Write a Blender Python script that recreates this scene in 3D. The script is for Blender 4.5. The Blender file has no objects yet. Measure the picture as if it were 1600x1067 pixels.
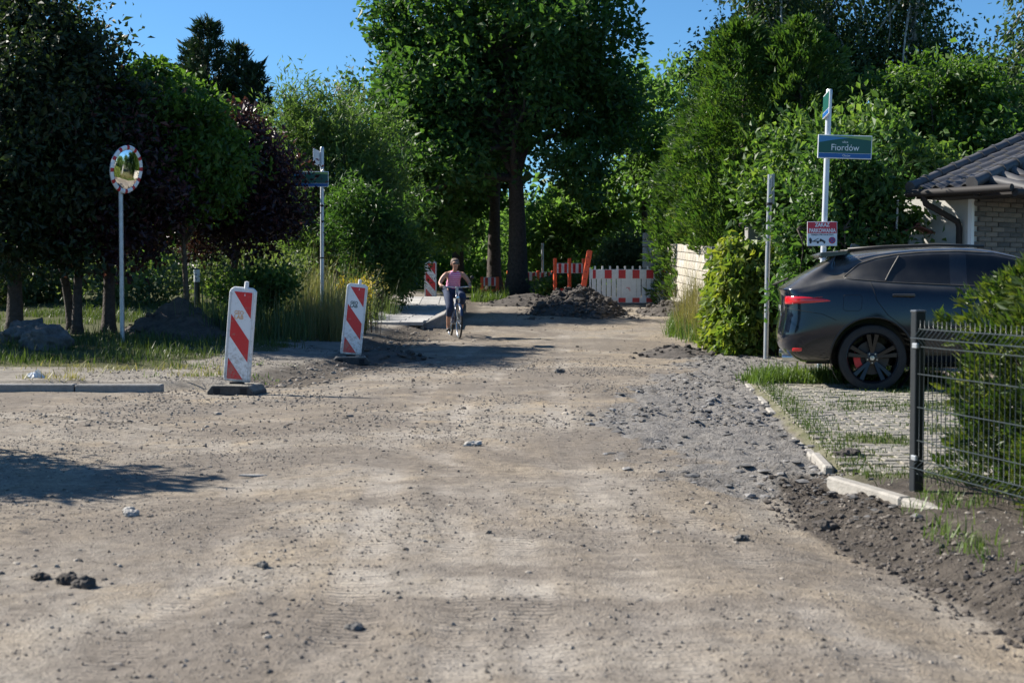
import bpy, bmesh, math, random
import numpy as np
from mathutils import Vector, Matrix
from mathutils.bvhtree import BVHTree

random.seed(7)
RNG = np.random.default_rng(11)
scene = bpy.context.scene
COL = scene.collection
R = math.radians

# ------------------------------------------------------------------ camera
cam_data = bpy.data.cameras.new('camera')
cam = bpy.data.objects.new('camera', cam_data)
COL.objects.link(cam)
cam.location = (0.0, 0.0, 1.25)
cam.rotation_euler = (R(90.0 - 2.41), 0.0, 0.0)
cam_data.lens = 50.0
cam_data.sensor_width = 36.0
cam_data.clip_start = 0.1
cam_data.clip_end = 2000.0
cam_data.dof.use_dof = True
cam_data.dof.focus_distance = 19.0
cam_data.dof.aperture_fstop = 4.0
scene.camera = cam

# ------------------------------------------------------------------ sky, sun, exposure
SUN_EL = R(37.0)
SUN_H = Vector((-0.92, 0.39, 0.0)).normalized()
SUN = Vector((SUN_H.x * math.cos(SUN_EL), SUN_H.y * math.cos(SUN_EL), math.sin(SUN_EL)))
world = bpy.data.worlds.new('World')
scene.world = world
world.use_nodes = True
wn = world.node_tree
bg = wn.nodes['Background']
sky = wn.nodes.new('ShaderNodeTexSky')
sky.sky_type = 'NISHITA'
sky.sun_disc = False
sky.sun_elevation = SUN_EL
sky.sun_rotation = math.atan2(SUN_H.x, SUN_H.y)
sky.altitude = 1000.0
sky.air_density = 1.0
sky.dust_density = 0.5
sky.ozone_density = 5.0
bg.inputs['Strength'].default_value = 0.072
sky_tint = wn.nodes.new('ShaderNodeMix')      # the deep teal of this clear sky, all round
sky_tint.data_type = 'RGBA'; sky_tint.blend_type = 'MULTIPLY'; sky_tint.inputs[0].default_value = 1.0
sky_tint.inputs[7].default_value = (0.58, 0.86, 1.0, 1.0)
wn.links.new(sky.outputs['Color'], sky_tint.inputs[6])
wn.links.new(sky_tint.outputs[2], bg.inputs['Color'])
sun_data = bpy.data.lights.new('sun', 'SUN')
sun_data.energy = 5.0
sun_data.angle = R(0.53)
sun_data.color = (1.0, 0.94, 0.84)
sun_obj = bpy.data.objects.new('sun', sun_data)
COL.objects.link(sun_obj)
sun_obj.location = (-20, 15, 20)
sun_obj.rotation_euler = (-SUN).to_track_quat('-Z', 'Y').to_euler()
scene.view_settings.view_transform = 'Standard'
scene.view_settings.look = 'None'
scene.view_settings.gamma = 1.0
scene.view_settings.exposure = 1.05
scene.cycles.max_bounces = 5
scene.cycles.diffuse_bounces = 3
scene.cycles.glossy_bounces = 3
scene.cycles.transparent_max_bounces = 8

# ------------------------------------------------------------------ helpers
def tag(o, label=None, cat=None, group=None, kind=None):
    if label: o['label'] = label
    if cat: o['category'] = cat
    if group: o['group'] = group
    if kind: o['kind'] = kind
    return o

def link(o, parent=None):
    COL.objects.link(o)
    if parent is not None:
        o.parent = parent
    return o

def thing(name, label, cat, loc=(0, 0, 0), rotz=0.0, group=None):
    o = bpy.data.objects.new(name, None)
    o.empty_display_size = 0.2
    link(o)
    o.location = loc
    o.rotation_euler = (0, 0, rotz)
    return tag(o, label, cat, group)

def mesh_np(name, V, F, smooth=False, attrs=None):
    """fast mesh from numpy vertices and faces of one size"""
    V = np.ascontiguousarray(V, dtype=np.float32)
    F = np.ascontiguousarray(F, dtype=np.int32)
    me = bpy.data.meshes.new(name)
    n, k = F.shape
    me.vertices.add(len(V))
    me.vertices.foreach_set('co', V.ravel())
    me.loops.add(n * k)
    me.loops.foreach_set('vertex_index', F.ravel())
    me.polygons.add(n)
    me.polygons.foreach_set('loop_start', np.arange(0, n * k, k, dtype=np.int32))
    me.polygons.foreach_set('use_smooth', np.full(n, smooth))
    if attrs:
        for an, arr in attrs.items():
            a = me.attributes.new(an, 'FLOAT', 'POINT')
            a.data.foreach_set('value', np.ascontiguousarray(arr, dtype=np.float32))
    me.update(calc_edges=True)
    return me

class MB:
    """collects boxes, bars, tubes and lathes; build() links them as one mesh object"""
    def __init__(self):
        self.v = []; self.f = []
    def add(self, verts, faces):
        n = len(self.v)
        self.v += [tuple(p) for p in verts]
        self.f += [tuple(i + n for i in q) for q in faces]
        return self
    def box(self, c, s, rot=None, taper=None):
        hx, hy, hz = s[0] / 2, s[1] / 2, s[2] / 2
        t = taper or 1.0
        P = [(-hx, -hy, -hz), (hx, -hy, -hz), (hx, hy, -hz), (-hx, hy, -hz),
             (-hx * t, -hy * t, hz), (hx * t, -hy * t, hz), (hx * t, hy * t, hz), (-hx * t, hy * t, hz)]
        M = rot if rot is not None else Matrix.Identity(3)
        P = [M @ Vector(p) + Vector(c) for p in P]
        return self.add(P, [(0, 3, 2, 1), (4, 5, 6, 7), (0, 1, 5, 4), (1, 2, 6, 5), (2, 3, 7, 6), (3, 0, 4, 7)])
    def tube(self, path, r, seg=8, cap=True):
        path = [Vector(p) for p in path]
        n = len(path)
        rs = r if isinstance(r, (list, tuple)) else [r] * n
        up = Vector((0.13, 0.21, 1)).normalized()
        rings = []
        for i, p in enumerate(path):
            t = (path[min(i + 1, n - 1)] - path[max(i - 1, 0)])
            t = t.normalized() if t.length > 1e-9 else Vector((0, 0, 1))
            a = t.cross(up)
            if a.length < 1e-3: a = t.cross(Vector((1, 0, 0)))
            a.normalize(); b = t.cross(a)
            up = a.cross(t) if abs(t.dot(up)) < 0.99 else up
            rings.append([p + (a * math.cos(2 * math.pi * k / seg) + b * math.sin(2 * math.pi * k / seg)) * rs[i] for k in range(seg)])
        V = [q for ring in rings for q in ring]
        F = []
        for i in range(n - 1):
            for k in range(seg):
                k2 = (k + 1) % seg
                F.append((i * seg + k, i * seg + k2, (i + 1) * seg + k2, (i + 1) * seg + k))
        if cap:
            F.append(tuple(range(seg - 1, -1, -1)))
            F.append(tuple((n - 1) * seg + k for k in range(seg)))
        return self.add(V, F)
    def lathe(self, prof, axis='z', seg=24, c=(0, 0, 0), closed=False):
        """prof: list of (radius, height along the axis)"""
        V = []; F = []; n = len(prof)
        for (r, h) in prof:
            for k in range(seg):
                a = 2 * math.pi * k / seg
                p = {'z': (r * math.cos(a), r * math.sin(a), h), 'y': (r * math.cos(a), h, r * math.sin(a)),
                     'x': (h, r * math.cos(a), r * math.sin(a))}[axis]
                V.append((p[0] + c[0], p[1] + c[1], p[2] + c[2]))
        m = n if closed else n - 1
        for i in range(m):
            for k in range(seg):
                k2 = (k + 1) % seg; j = (i + 1) % n
                F.append((i * seg + k, i * seg + k2, j * seg + k2, j * seg + k))
        return self.add(V, F)
    def prism(self, poly, y0, y1, axes='xz'):
        """polygon extruded along the third axis"""
        n = len(poly)
        def P(a, b, t):
            return {'xz': (a, t, b), 'xy': (a, b, t), 'yz': (t, a, b)}[axes]
        V = [P(a, b, y0) for a, b in poly] + [P(a, b, y1) for a, b in poly]
        F = [tuple(range(n)), tuple(range(2 * n - 1, n - 1, -1))]
        for i in range(n):
            j = (i + 1) % n
            F.append((j, i, n + i, n + j))
        return self.add(V, F)
    def mesh(self, name, smooth=False, bevel=0.0, segs=1):
        me = bpy.data.meshes.new(name)
        me.from_pydata(self.v, [], self.f)
        bm = bmesh.new(); bm.from_mesh(me)
        bmesh.ops.recalc_face_normals(bm, faces=bm.faces)
        if bevel:
            es = [e for e in bm.edges if len(e.link_faces) == 2 and e.calc_face_angle(0) > 0.5]
            bmesh.ops.bevel(bm, geom=es, offset=bevel, segments=segs, affect='EDGES', clamp_overlap=True, profile=0.5)
        bm.to_mesh(me); bm.free()
        if smooth:
            for p in me.polygons: p.use_smooth = True
            if smooth == 'auto':
                me.set_sharp_from_angle(angle=R(38))
        return me
    def build(self, name, mat, parent=None, smooth=False, bevel=0.0, segs=1):
        me = self.mesh(name, smooth, bevel, segs)
        me.materials.append(mat)
        return link(bpy.data.objects.new(name, me), parent)

def obj(name, me, mat=None, parent=None):
    if mat is not None:
        me.materials.append(mat)
    return link(bpy.data.objects.new(name, me), parent)

def copy_tree(o, parent=None):
    c = o.copy(); COL.objects.link(c); c.parent = parent
    for ch in list(o.children): copy_tree(ch, c)
    return c

# ------------------------------------------------------------------ noise
def _hash(ix, iy, seed):
    h = (ix.astype(np.int64) * 374761393 + iy.astype(np.int64) * 668265263 + seed * 974634777) & 0x7fffffff
    h = ((h ^ (h >> 13)) * 1274126177) & 0x7fffffff
    h = (h ^ (h >> 16)) & 0xffff
    return h / 65535.0
def vnoise(x, y, seed=0):
    x = np.asarray(x, float); y = np.asarray(y, float)
    ix = np.floor(x); iy = np.floor(y); fx = x - ix; fy = y - iy
    fx = fx * fx * (3 - 2 * fx); fy = fy * fy * (3 - 2 * fy)
    a = _hash(ix, iy, seed); b = _hash(ix + 1, iy, seed); c = _hash(ix, iy + 1, seed); d = _hash(ix + 1, iy + 1, seed)
    return (a + (b - a) * fx) * (1 - fy) + (c + (d - c) * fx) * fy
def fbm(x, y, octaves=4, seed=0):
    s = 0.0; a = 0.5; t = 0.0
    for o in range(octaves):
        s = s + a * vnoise(np.asarray(x) * 2 ** o + 17.3 * o, np.asarray(y) * 2 ** o - 9.1 * o, seed + o)
        t += a; a *= 0.5
    return s / t - 0.5
def sstep(a, b, x):
    t = np.clip((np.asarray(x, float) - a) / (b - a), 0, 1)
    return t * t * (3 - 2 * t)

# ------------------------------------------------------------------ materials
def nodes_of(m):
    m.use_nodes = True
    nt = m.node_tree
    return nt, nt.nodes, nt.links, nt.nodes['Principled BSDF']

def mat(name, color, rough=0.6, metal=0.0, noise=0.0, nscale=8.0, bump=0.0, bscale=60.0, coat=0.0, dust=0.0, spec=0.5):
    m = bpy.data.materials.new(name)
    nt, N, L, B = nodes_of(m)
    B.inputs['Roughness'].default_value = rough
    B.inputs['Metallic'].default_value = metal
    B.inputs['Specular IOR Level'].default_value = spec
    if coat: 
        B.inputs['Coat Weight'].default_value = coat; B.inputs['Coat Roughness'].default_value = 0.08
    tc = N.new('ShaderNodeTexCoord')
    col = None
    if noise:
        t = N.new('ShaderNodeTexNoise'); t.inputs['Scale'].default_value = nscale; t.inputs['Detail'].default_value = 6; t.inputs['Roughness'].default_value = 0.65
        L.new(tc.outputs['Object'], t.inputs['Vector'])
        r = N.new('ShaderNodeValToRGB')
        r.color_ramp.elements[0].position = 0.3; r.color_ramp.elements[1].position = 0.7
        r.color_ramp.elements[0].color = (*[c * (1 - noise) for c in color], 1)
        r.color_ramp.elements[1].color = (*[min(1, c * (1 + noise)) for c in color], 1)
        L.new(t.outputs['Fac'], r.inputs['Fac']); col = r.outputs['Color']
    else:
        B.inputs['Base Color'].default_value = (*color, 1)
    if dust:
        g = N.new('ShaderNodeNewGeometry'); sx = N.new('ShaderNodeSeparateXYZ'); L.new(g.outputs['Normal'], sx.inputs[0])
        mr = N.new('ShaderNodeMapRange'); mr.inputs['From Min'].default_value = 0.25; mr.inputs['From Max'].default_value = 0.95
        mr.inputs['To Min'].default_value = 0.0; mr.inputs['To Max'].default_value = dust
        L.new(sx.outputs['Z'], mr.inputs['Value'])
        t2 = N.new('ShaderNodeTexNoise'); t2.inputs['Scale'].default_value = 5; t2.inputs['Detail'].default_value = 5; L.new(tc.outputs['Object'], t2.inputs['Vector'])
        mu = N.new('ShaderNodeMath'); mu.operation = 'MULTIPLY'; L.new(mr.outputs[0], mu.inputs[0]); L.new(t2.outputs['Fac'], mu.inputs[1])
        mu2 = N.new('ShaderNodeMath'); mu2.operation = 'MULTIPLY'; mu2.inputs[1].default_value = 1.8; mu2.use_clamp = True; L.new(mu.outputs[0], mu2.inputs[0])
        mx = N.new('ShaderNodeMix'); mx.data_type = 'RGBA'
        L.new(mu2.outputs[0], mx.inputs[0])
        if col is not None: L.new(col, mx.inputs[6])
        else: mx.inputs[6].default_value = (*color, 1)
        mx.inputs[7].default_value = (0.32, 0.29, 0.24, 1)
        col = mx.outputs[2]
        mr2 = N.new('ShaderNodeMapRange'); mr2.inputs['To Min'].default_value = rough; mr2.inputs['To Max'].default_value = 0.7
        L.new(mu2.outputs[0], mr2.inputs['Value']); L.new(mr2.outputs[0], B.inputs['Roughness'])
    if col is not None: L.new(col, B.inputs['Base Color'])
    if bump:
        t = N.new('ShaderNodeTexNoise'); t.inputs['Scale'].default_value = bscale; t.inputs['Detail'].default_value = 4
        L.new(tc.outputs['Object'], t.inputs['Vector'])
        b = N.new('ShaderNodeBump'); b.inputs['Strength'].default_value = bump; b.inputs['Distance'].default_value = 0.02
        L.new(t.outputs['Fac'], b.inputs['Height']); L.new(b.outputs['Normal'], B.inputs['Normal'])
    return m

def muddy(name, color, rough=0.42):
    """sheeting with scuffs and mud splashed up from the foot"""
    m = bpy.data.materials.new(name); nt, N, L, B = nodes_of(m)
    tc = N.new('ShaderNodeTexCoord'); sx = N.new('ShaderNodeSeparateXYZ'); L.new(tc.outputs['Object'], sx.inputs[0])
    t = N.new('ShaderNodeTexNoise'); t.inputs['Scale'].default_value = 22; t.inputs['Detail'].default_value = 7; t.inputs['Roughness'].default_value = 0.7; L.new(tc.outputs['Object'], t.inputs['Vector'])
    mr = N.new('ShaderNodeMapRange'); mr.inputs['From Min'].default_value = 0.0; mr.inputs['From Max'].default_value = 0.55; mr.inputs['To Min'].default_value = 0.17; mr.inputs['To Max'].default_value = 0.0; L.new(sx.outputs['Z'], mr.inputs['Value'])
    ad = N.new('ShaderNodeMath'); ad.operation = 'ADD'; L.new(t.outputs['Fac'], ad.inputs[0]); L.new(mr.outputs[0], ad.inputs[1])
    r = N.new('ShaderNodeValToRGB'); r.color_ramp.elements[0].position = 0.56; r.color_ramp.elements[1].position = 0.80; L.new(ad.outputs[0], r.inputs['Fac'])
    mu = N.new('ShaderNodeMath'); mu.operation = 'MULTIPLY'; mu.inputs[1].default_value = 0.75; L.new(r.outputs['Color'], mu.inputs[0])
    mx = N.new('ShaderNodeMix'); mx.data_type = 'RGBA'; L.new(mu.outputs[0], mx.inputs[0]); mx.inputs[6].default_value = (*color, 1); mx.inputs[7].default_value = (0.26, 0.225, 0.18, 1)
    L.new(mx.outputs[2], B.inputs['Base Color']); B.inputs['Roughness'].default_value = rough
    return m

def leafmat(name, cols, transl=0.35, rough=0.5):
    m = bpy.data.materials.new(name)
    nt, N, L, B = nodes_of(m)
    at = N.new('ShaderNodeAttribute'); at.attribute_name = 'tint'
    r = N.new('ShaderNodeValToRGB')
    els = r.color_ramp.elements
    while len(els) < len(cols): els.new(0.5)
    for i, c in enumerate(cols):
        els[i].position = i / (len(cols) - 1); els[i].color = (*c, 1)
    L.new(at.outputs['Fac'], r.inputs['Fac'])
    L.new(r.outputs['Color'], B.inputs['Base Color'])
    B.inputs['Roughness'].default_value = rough
    B.inputs['Specular IOR Level'].default_value = 0.4
    tr = N.new('ShaderNodeBsdfTranslucent')
    hs = N.new('ShaderNodeMix'); hs.data_type = 'RGBA'; hs.blend_type = 'MULTIPLY'; hs.inputs[0].default_value = 1.0
    hs.inputs[7].default_value = (1.9, 2.0, 0.9, 1)
    L.new(r.outputs['Color'], hs.inputs[6]); L.new(hs.outputs[2], tr.inputs['Color'])
    mx = N.new('ShaderNodeMixShader'); mx.inputs[0].default_value = transl
    L.new(B.outputs[0], mx.inputs[1]); L.new(tr.outputs[0], mx.inputs[2])
    L.new(mx.outputs[0], N['Material Output'].inputs['Surface'])
    return m

M = {}
M['bark'] = mat('bark', (0.10, 0.075, 0.055), 0.9, noise=0.5, nscale=12, bump=0.9, bscale=25)
M['bark_dark'] = mat('bark_dark', (0.055, 0.042, 0.036), 0.9, noise=0.5, nscale=14, bump=0.9, bscale=30)
M['bark_birch'] = mat('bark_birch', (0.42, 0.40, 0.37), 0.8, noise=0.6, nscale=9, bump=0.3)
M['oak'] = leafmat('oak_leaf', [(0.026, 0.060, 0.016), (0.048, 0.105, 0.026), (0.085, 0.150, 0.036)], 0.42)
M['oak_pale'] = leafmat('understorey_leaf', [(0.055, 0.10, 0.034), (0.09, 0.165, 0.05), (0.14, 0.215, 0.07)], 0.5)
M['dark_leaf'] = leafmat('dark_mixed_leaf', [(0.012, 0.020, 0.010), (0.022, 0.038, 0.014), (0.042, 0.068, 0.022)], 0.3)
M['verge'] = leafmat('verge_blade', [(0.028, 0.05, 0.014), (0.055, 0.085, 0.022), (0.11, 0.13, 0.045)], 0.3)
M['plum'] = leafmat('plum_leaf', [(0.012, 0.007, 0.010), (0.032, 0.013, 0.019), (0.085, 0.030, 0.038)], 0.25, 0.4)
M['robinia'] = leafmat('robinia_leaf', [(0.026, 0.062, 0.012), (0.06, 0.12, 0.02), (0.11, 0.18, 0.03)], 0.42)
M['willow'] = leafmat('willow_leaf', [(0.045, 0.08, 0.028), (0.085, 0.14, 0.042), (0.13, 0.19, 0.065)], 0.42)
M['pine'] = leafmat('pine_needle', [(0.010, 0.024, 0.011), (0.020, 0.042, 0.017), (0.035, 0.06, 0.022)], 0.12)
M['thuja'] = leafmat('thuja_spray', [(0.022, 0.055, 0.013), (0.05, 0.105, 0.02), (0.11, 0.165, 0.034)], 0.32)
M['thuja_near'] = leafmat('yellow_thuja_spray', [(0.020, 0.045, 0.010), (0.055, 0.095, 0.018), (0.15, 0.165, 0.035)], 0.3)
M['birch'] = leafmat('birch_leaf', [(0.024, 0.045, 0.016), (0.045, 0.08, 0.025), (0.08, 0.115, 0.04)], 0.38)
M['hazel'] = leafmat('hazel_leaf', [(0.032, 0.07, 0.018), (0.07, 0.13, 0.03), (0.15, 0.21, 0.05)], 0.42)
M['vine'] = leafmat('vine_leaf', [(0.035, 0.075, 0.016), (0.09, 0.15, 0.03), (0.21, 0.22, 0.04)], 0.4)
M['grass'] = leafmat('grass_blade', [(0.045, 0.08, 0.018), (0.085, 0.14, 0.03), (0.15, 0.19, 0.05)], 0.3)
M['dry_grass'] = leafmat('dry_grass_blade', [(0.11, 0.13, 0.045), (0.19, 0.17, 0.075), (0.28, 0.23, 0.12)], 0.3)
M['weed'] = leafmat('weed_leaf', [(0.05, 0.075, 0.03), (0.09, 0.125, 0.05), (0.16, 0.18, 0.09)], 0.35)
M['wood_far'] = leafmat('far_foliage', [(0.036, 0.075, 0.026), (0.07, 0.135, 0.042), (0.12, 0.19, 0.065)], 0.5)
M['yellow'] = leafmat('goldenrod_flower', [(0.4, 0.30, 0.02), (0.55, 0.42, 0.03), (0.65, 0.5, 0.06)], 0.2)
M['white'] = mat('white_plastic', (0.72, 0.73, 0.73), 0.45, noise=0.14, nscale=5)
M['white_dirty'] = mat('dirty_white_plastic', (0.66, 0.68, 0.70), 0.5, noise=0.12, nscale=9)
M['red'] = mat('red_film', (0.58, 0.022, 0.026), 0.4, noise=0.2, nscale=6)
M['red_dark'] = mat('red_film_dull', (0.50, 0.020, 0.030), 0.45, noise=0.1, nscale=10)
M['orange'] = mat('orange_plastic', (0.85, 0.11, 0.035), 0.45, noise=0.08, nscale=10)
M['rubber'] = mat('recycled_rubber', (0.055, 0.053, 0.052), 0.85, noise=0.35, nscale=20, bump=0.4, dust=0.8)
M['slot'] = mat('dark_slot', (0.012, 0.012, 0.013), 0.8)
M['zinc'] = mat('galvanised_steel', (0.42, 0.44, 0.46), 0.42, metal=0.55, noise=0.15, nscale=15)
M['pole_white'] = mat('light_grey_pole', (0.56, 0.59, 0.63), 0.4, metal=0.2, noise=0.08, nscale=6)
M['concrete'] = mat('concrete', (0.24, 0.23, 0.215), 0.9, noise=0.25, nscale=10, bump=0.4, bscale=80)
M['concrete_pale'] = mat('pale_concrete', (0.29, 0.27, 0.24), 0.9, noise=0.22, nscale=9, bump=0.4, bscale=80)
M['soil'] = mat('dug_soil', (0.070, 0.060, 0.052), 0.95, noise=0.5, nscale=7, bump=0.8, bscale=35)
M['soil_shade'] = mat('humus_soil', (0.07, 0.058, 0.048), 0.95, noise=0.5, nscale=7, bump=0.8, bscale=35)
M['stone'] = mat('field_stone', (0.11, 0.105, 0.098), 0.9, noise=0.45, nscale=9, bump=0.6, bscale=40)
M['stone_pale'] = mat('pale_stone', (0.36, 0.34, 0.31), 0.9, noise=0.3, nscale=9, bump=0.5, bscale=40)
M['black_metal'] = mat('anthracite_powder_coat', (0.018, 0.021, 0.024), 0.4, noise=0.1, nscale=20)
# ------------------------------------------------------------------ ground shape
def edge_left(y):
    return np.interp(y, [0, 15.6, 16.6, 21, 26, 28.5, 31.5, 37, 44, 60], [-60, -60, -2.9, -2.05, -2.2, -2.05, -1.6, -1.15, -1.4, -3.0])
def edge_right(y):           # left face of the edging of the drive, then the verge further off
    return np.interp(y, [0, 5.5, 7.2, 9.0, 17.4, 18.6, 24, 27, 31, 36, 44, 60], [2.62, 2.5, 2.2, 2.02, 2.86, 4.6, 4.2, 3.0, 3.3, 3.9, 4.2, 3.2])
def bank_base(y):
    return np.interp(y, [3, 5.5, 7.9, 9.0, 10.5], [2.0, 1.85, 1.62, 1.66, 1.95])
def base_z(y):
    return np.interp(y, [-30, 22, 26, 29, 33, 39, 44, 60, 90, 400], [0, 0, 0.04, 0.10, 0.30, 0.58, 0.72, 0.95, 1.0, 1.0])
def ground_h(x, y, detail=True):
    x = np.asarray(x, float); y = np.asarray(y, float)
    z = base_z(y)
    # left shoulder and bank
    el = edge_left(y) + 0.35 * fbm(x * 0.9, y * 0.9, 3, 5)
    up = sstep(0.10, 0.75, el - x) * sstep(16.0, 16.45, y)
    z = z + up * (0.10 + 0.018 * np.clip(el - x - 0.6, 0, 5) * sstep(18, 23, y) + 0.012 * np.clip(y - 19, 0, 10) * sstep(0.8, 2.5, el - x))
    z = z + 0.05 * fbm(x * 1.3, y * 1.3, 3, 31) * up
    # drive and the ground beyond the edging
    er = edge_right(y)
    z = z + 0.045 * sstep(0.0, 0.12, x - er) * sstep(4, 6, y) * (1 - sstep(17.2, 18.2, y))
    z = z + 0.10 * sstep(0.0, 0.8, x - er + 0.3 * fbm(x, y, 2, 8)) * sstep(24.5, 27, y)
    # dug edge in the right foreground
    bb = bank_base(y) + 0.22 * fbm(x * 2.5, y * 2.5, 3, 12)
    dig = sstep(0.0, 0.34, x - bb) * (1 - sstep(8.4, 9.6, y))
    z = z - 0.10 * (1 - dig) * sstep(0.9, 0.0, bb - x) * (1 - sstep(8.0, 9.8, y))
    z = z + dig * 0.06 * (fbm(x * 5, y * 5, 4, 77)) * 2.0 * sstep(0.8, 0.1, x - bb)
    # road relief
    z = z + 0.05 * fbm(x * 0.45, y * 0.40, 3, 3)
    if detail:
        g = gravel_mask(x, y)
        z = z + 0.020 * fbm(x * 2.2, y * 1.6, 3, 41)
        rid = np.abs(fbm(x * 5.0, y * 6.5, 3, 55)) * 2
        z = z + g * (0.085 * (rid - 0.3) + 0.07 * fbm(x * 8, y * 10, 2, 56))
        z = z - 0.009 * track_mask(x, y) * (0.6 + 0.8 * vnoise(x * 3, y * 3, 9))
        z = z + 0.016 * fbm(x * 9, y * 9, 3, 60)
    return z
def gravel_mask(x, y):
    lo = np.interp(y, [7.0, 8.5, 10.7, 14, 16, 18.5, 23, 25], [1.9, 1.45, 0.9, 0.85, 1.35, 2.0, 2.7, 3.2])
    hi = edge_right(y)
    n = fbm(x * 1.7, y * 1.2, 4, 21)
    return sstep(-0.35, 0.35, (x - lo) + 1.5 * n) * sstep(0.1, -0.05, x - hi) * sstep(6.8, 8.6, y) * (1 - sstep(23.5, 26, y))
TRACKS = [(0.0, [(-0.62, 2.0), (-0.6, 5.0), (-0.75, 8.0), (-0.95, 12.0), (-1.0, 17.0), (-0.8, 24.0), (-0.4, 30.0)], 0.11),
          (0.0, [(0.62, 2.0), (0.55, 5.0), (0.48, 8.0), (0.40, 12.0), (0.55, 17.0), (0.85, 24.0), (1.1, 30.0)], 0.11),
          (0.0, [(0.1, 2.0), (0.12, 4.5), (0.02, 7.0), (-0.35, 9.5), (-1.3, 12.0), (-3.2, 14.0), (-6.0, 14.8), (-12, 15.0)], 0.10),
          (0.0, [(1.35, 2.0), (1.25, 4.5), (1.0, 7.0), (0.6, 9.0), (-0.3, 11.2), (-2.6, 12.7), (-6.0, 13.3), (-12, 13.5)], 0.10),
          (0.0, [(-1.35, 2.0), (-1.3, 6.0), (-1.7, 9.0), (-2.4, 11.5), (-4.5, 13.6)], 0.09),
          (0.0, [(-0.15, 2.0), (-0.2, 6.0), (-0.5, 10.0), (-0.5, 15.0), (0.1, 22.0)], 0.09)]
def track_dist(x, y):
    """distance to the nearest wheel track and the length along it"""
    best = np.full(np.shape(x), 9.0); al = np.zeros(np.shape(x))
    for (o, pts, w) in TRACKS:
        acc = 0.0
        for (x0, y0), (x1, y1) in zip(pts[:-1], pts[1:]):
            dx, dy = x1 - x0, y1 - y0; ln = math.hypot(dx, dy)
            t = np.clip(((x - x0) * dx + (y - y0) * dy) / ln ** 2, 0, 1)
            d = np.hypot(x - x0 - t * dx, y - y0 - t * dy) / w
            m = d < best
            best = np.where(m, d, best); al = np.where(m, acc + t * ln, al)
            acc += ln
    return best, al
def track_mask(x, y):
    d, a = track_dist(x, y)
    return sstep(1.25, 0.75, d)
def gz(x, y):
    return float(ground_h(np.array([x]), np.array([y]))[0])

ys = np.concatenate([np.arange(-30, 2.5, 2.0), np.arange(2.5, 12, 0.045), np.arange(12, 25, 0.09), np.arange(25, 50, 0.3), np.arange(50, 80, 2.0), np.geomspace(80, 900, 14)])
xh = np.concatenate([np.arange(0.0, 4.6, 0.05), np.arange(4.6, 12, 0.16), np.arange(12, 40, 1.5), np.geomspace(40, 600, 12)])
xs = np.concatenate([-xh[:0:-1], xh])
GX, GY = np.meshgrid(xs, ys)
GZ = ground_h(GX, GY)
V = np.stack([GX.ravel(), GY.ravel(), GZ.ravel()], 1)
nx, ny = len(xs), len(ys)
I = np.arange(nx * ny).reshape(ny, nx)
F = np.stack([I[:-1, :-1].ravel(), I[:-1, 1:].ravel(), I[1:, 1:].ravel(), I[1:, :-1].ravel()], 1)
gx, gy = GX.ravel(), GY.ravel()
d_tr, a_tr = track_dist(gx, gy)
el = edge_left(gy); er = edge_right(gy)
a_gravel = gravel_mask(gx, gy)
nz = fbm(gx * 0.8, gy * 0.8, 4, 90)
a_grassy = np.maximum(sstep(1.6, 2.8, el - gx + 2.2 * nz) * sstep(18.2, 19.6, gy + 2.0 * nz) * 1.0,
                      np.maximum(sstep(0.1, 0.7, gx - er + 0.6 * nz) * sstep(25, 26.5, gy), sstep(44, 50, gy)))
a_shoulder = sstep(0.0, 0.6, el - gx + 0.6 * nz) * sstep(16.0, 16.6, gy)
bb = bank_base(gy)
a_soil = np.maximum(sstep(-0.12, 0.12, gx - bb + 0.5 * nz) * (1 - sstep(8.6, 9.8, gy)) ,
                    sstep(0.9, 0.3, np.abs(gx - el + 0.2)) * sstep(16.4, 17.0, gy) * 0.6)
a_drive = sstep(0.0, 0.05, gx - er) * sstep(8.4, 8.9, gy) * (1 - sstep(17.2, 17.8, gy))
gm = mesh_np('ground', V, F, True, {'gravel': a_gravel, 'grassy': a_grassy, 'shoulder': a_shoulder, 'soil': a_soil,
                                     'drive': a_drive, 'track': sstep(1.25, 0.8, d_tr), 'along': a_tr})

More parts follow.
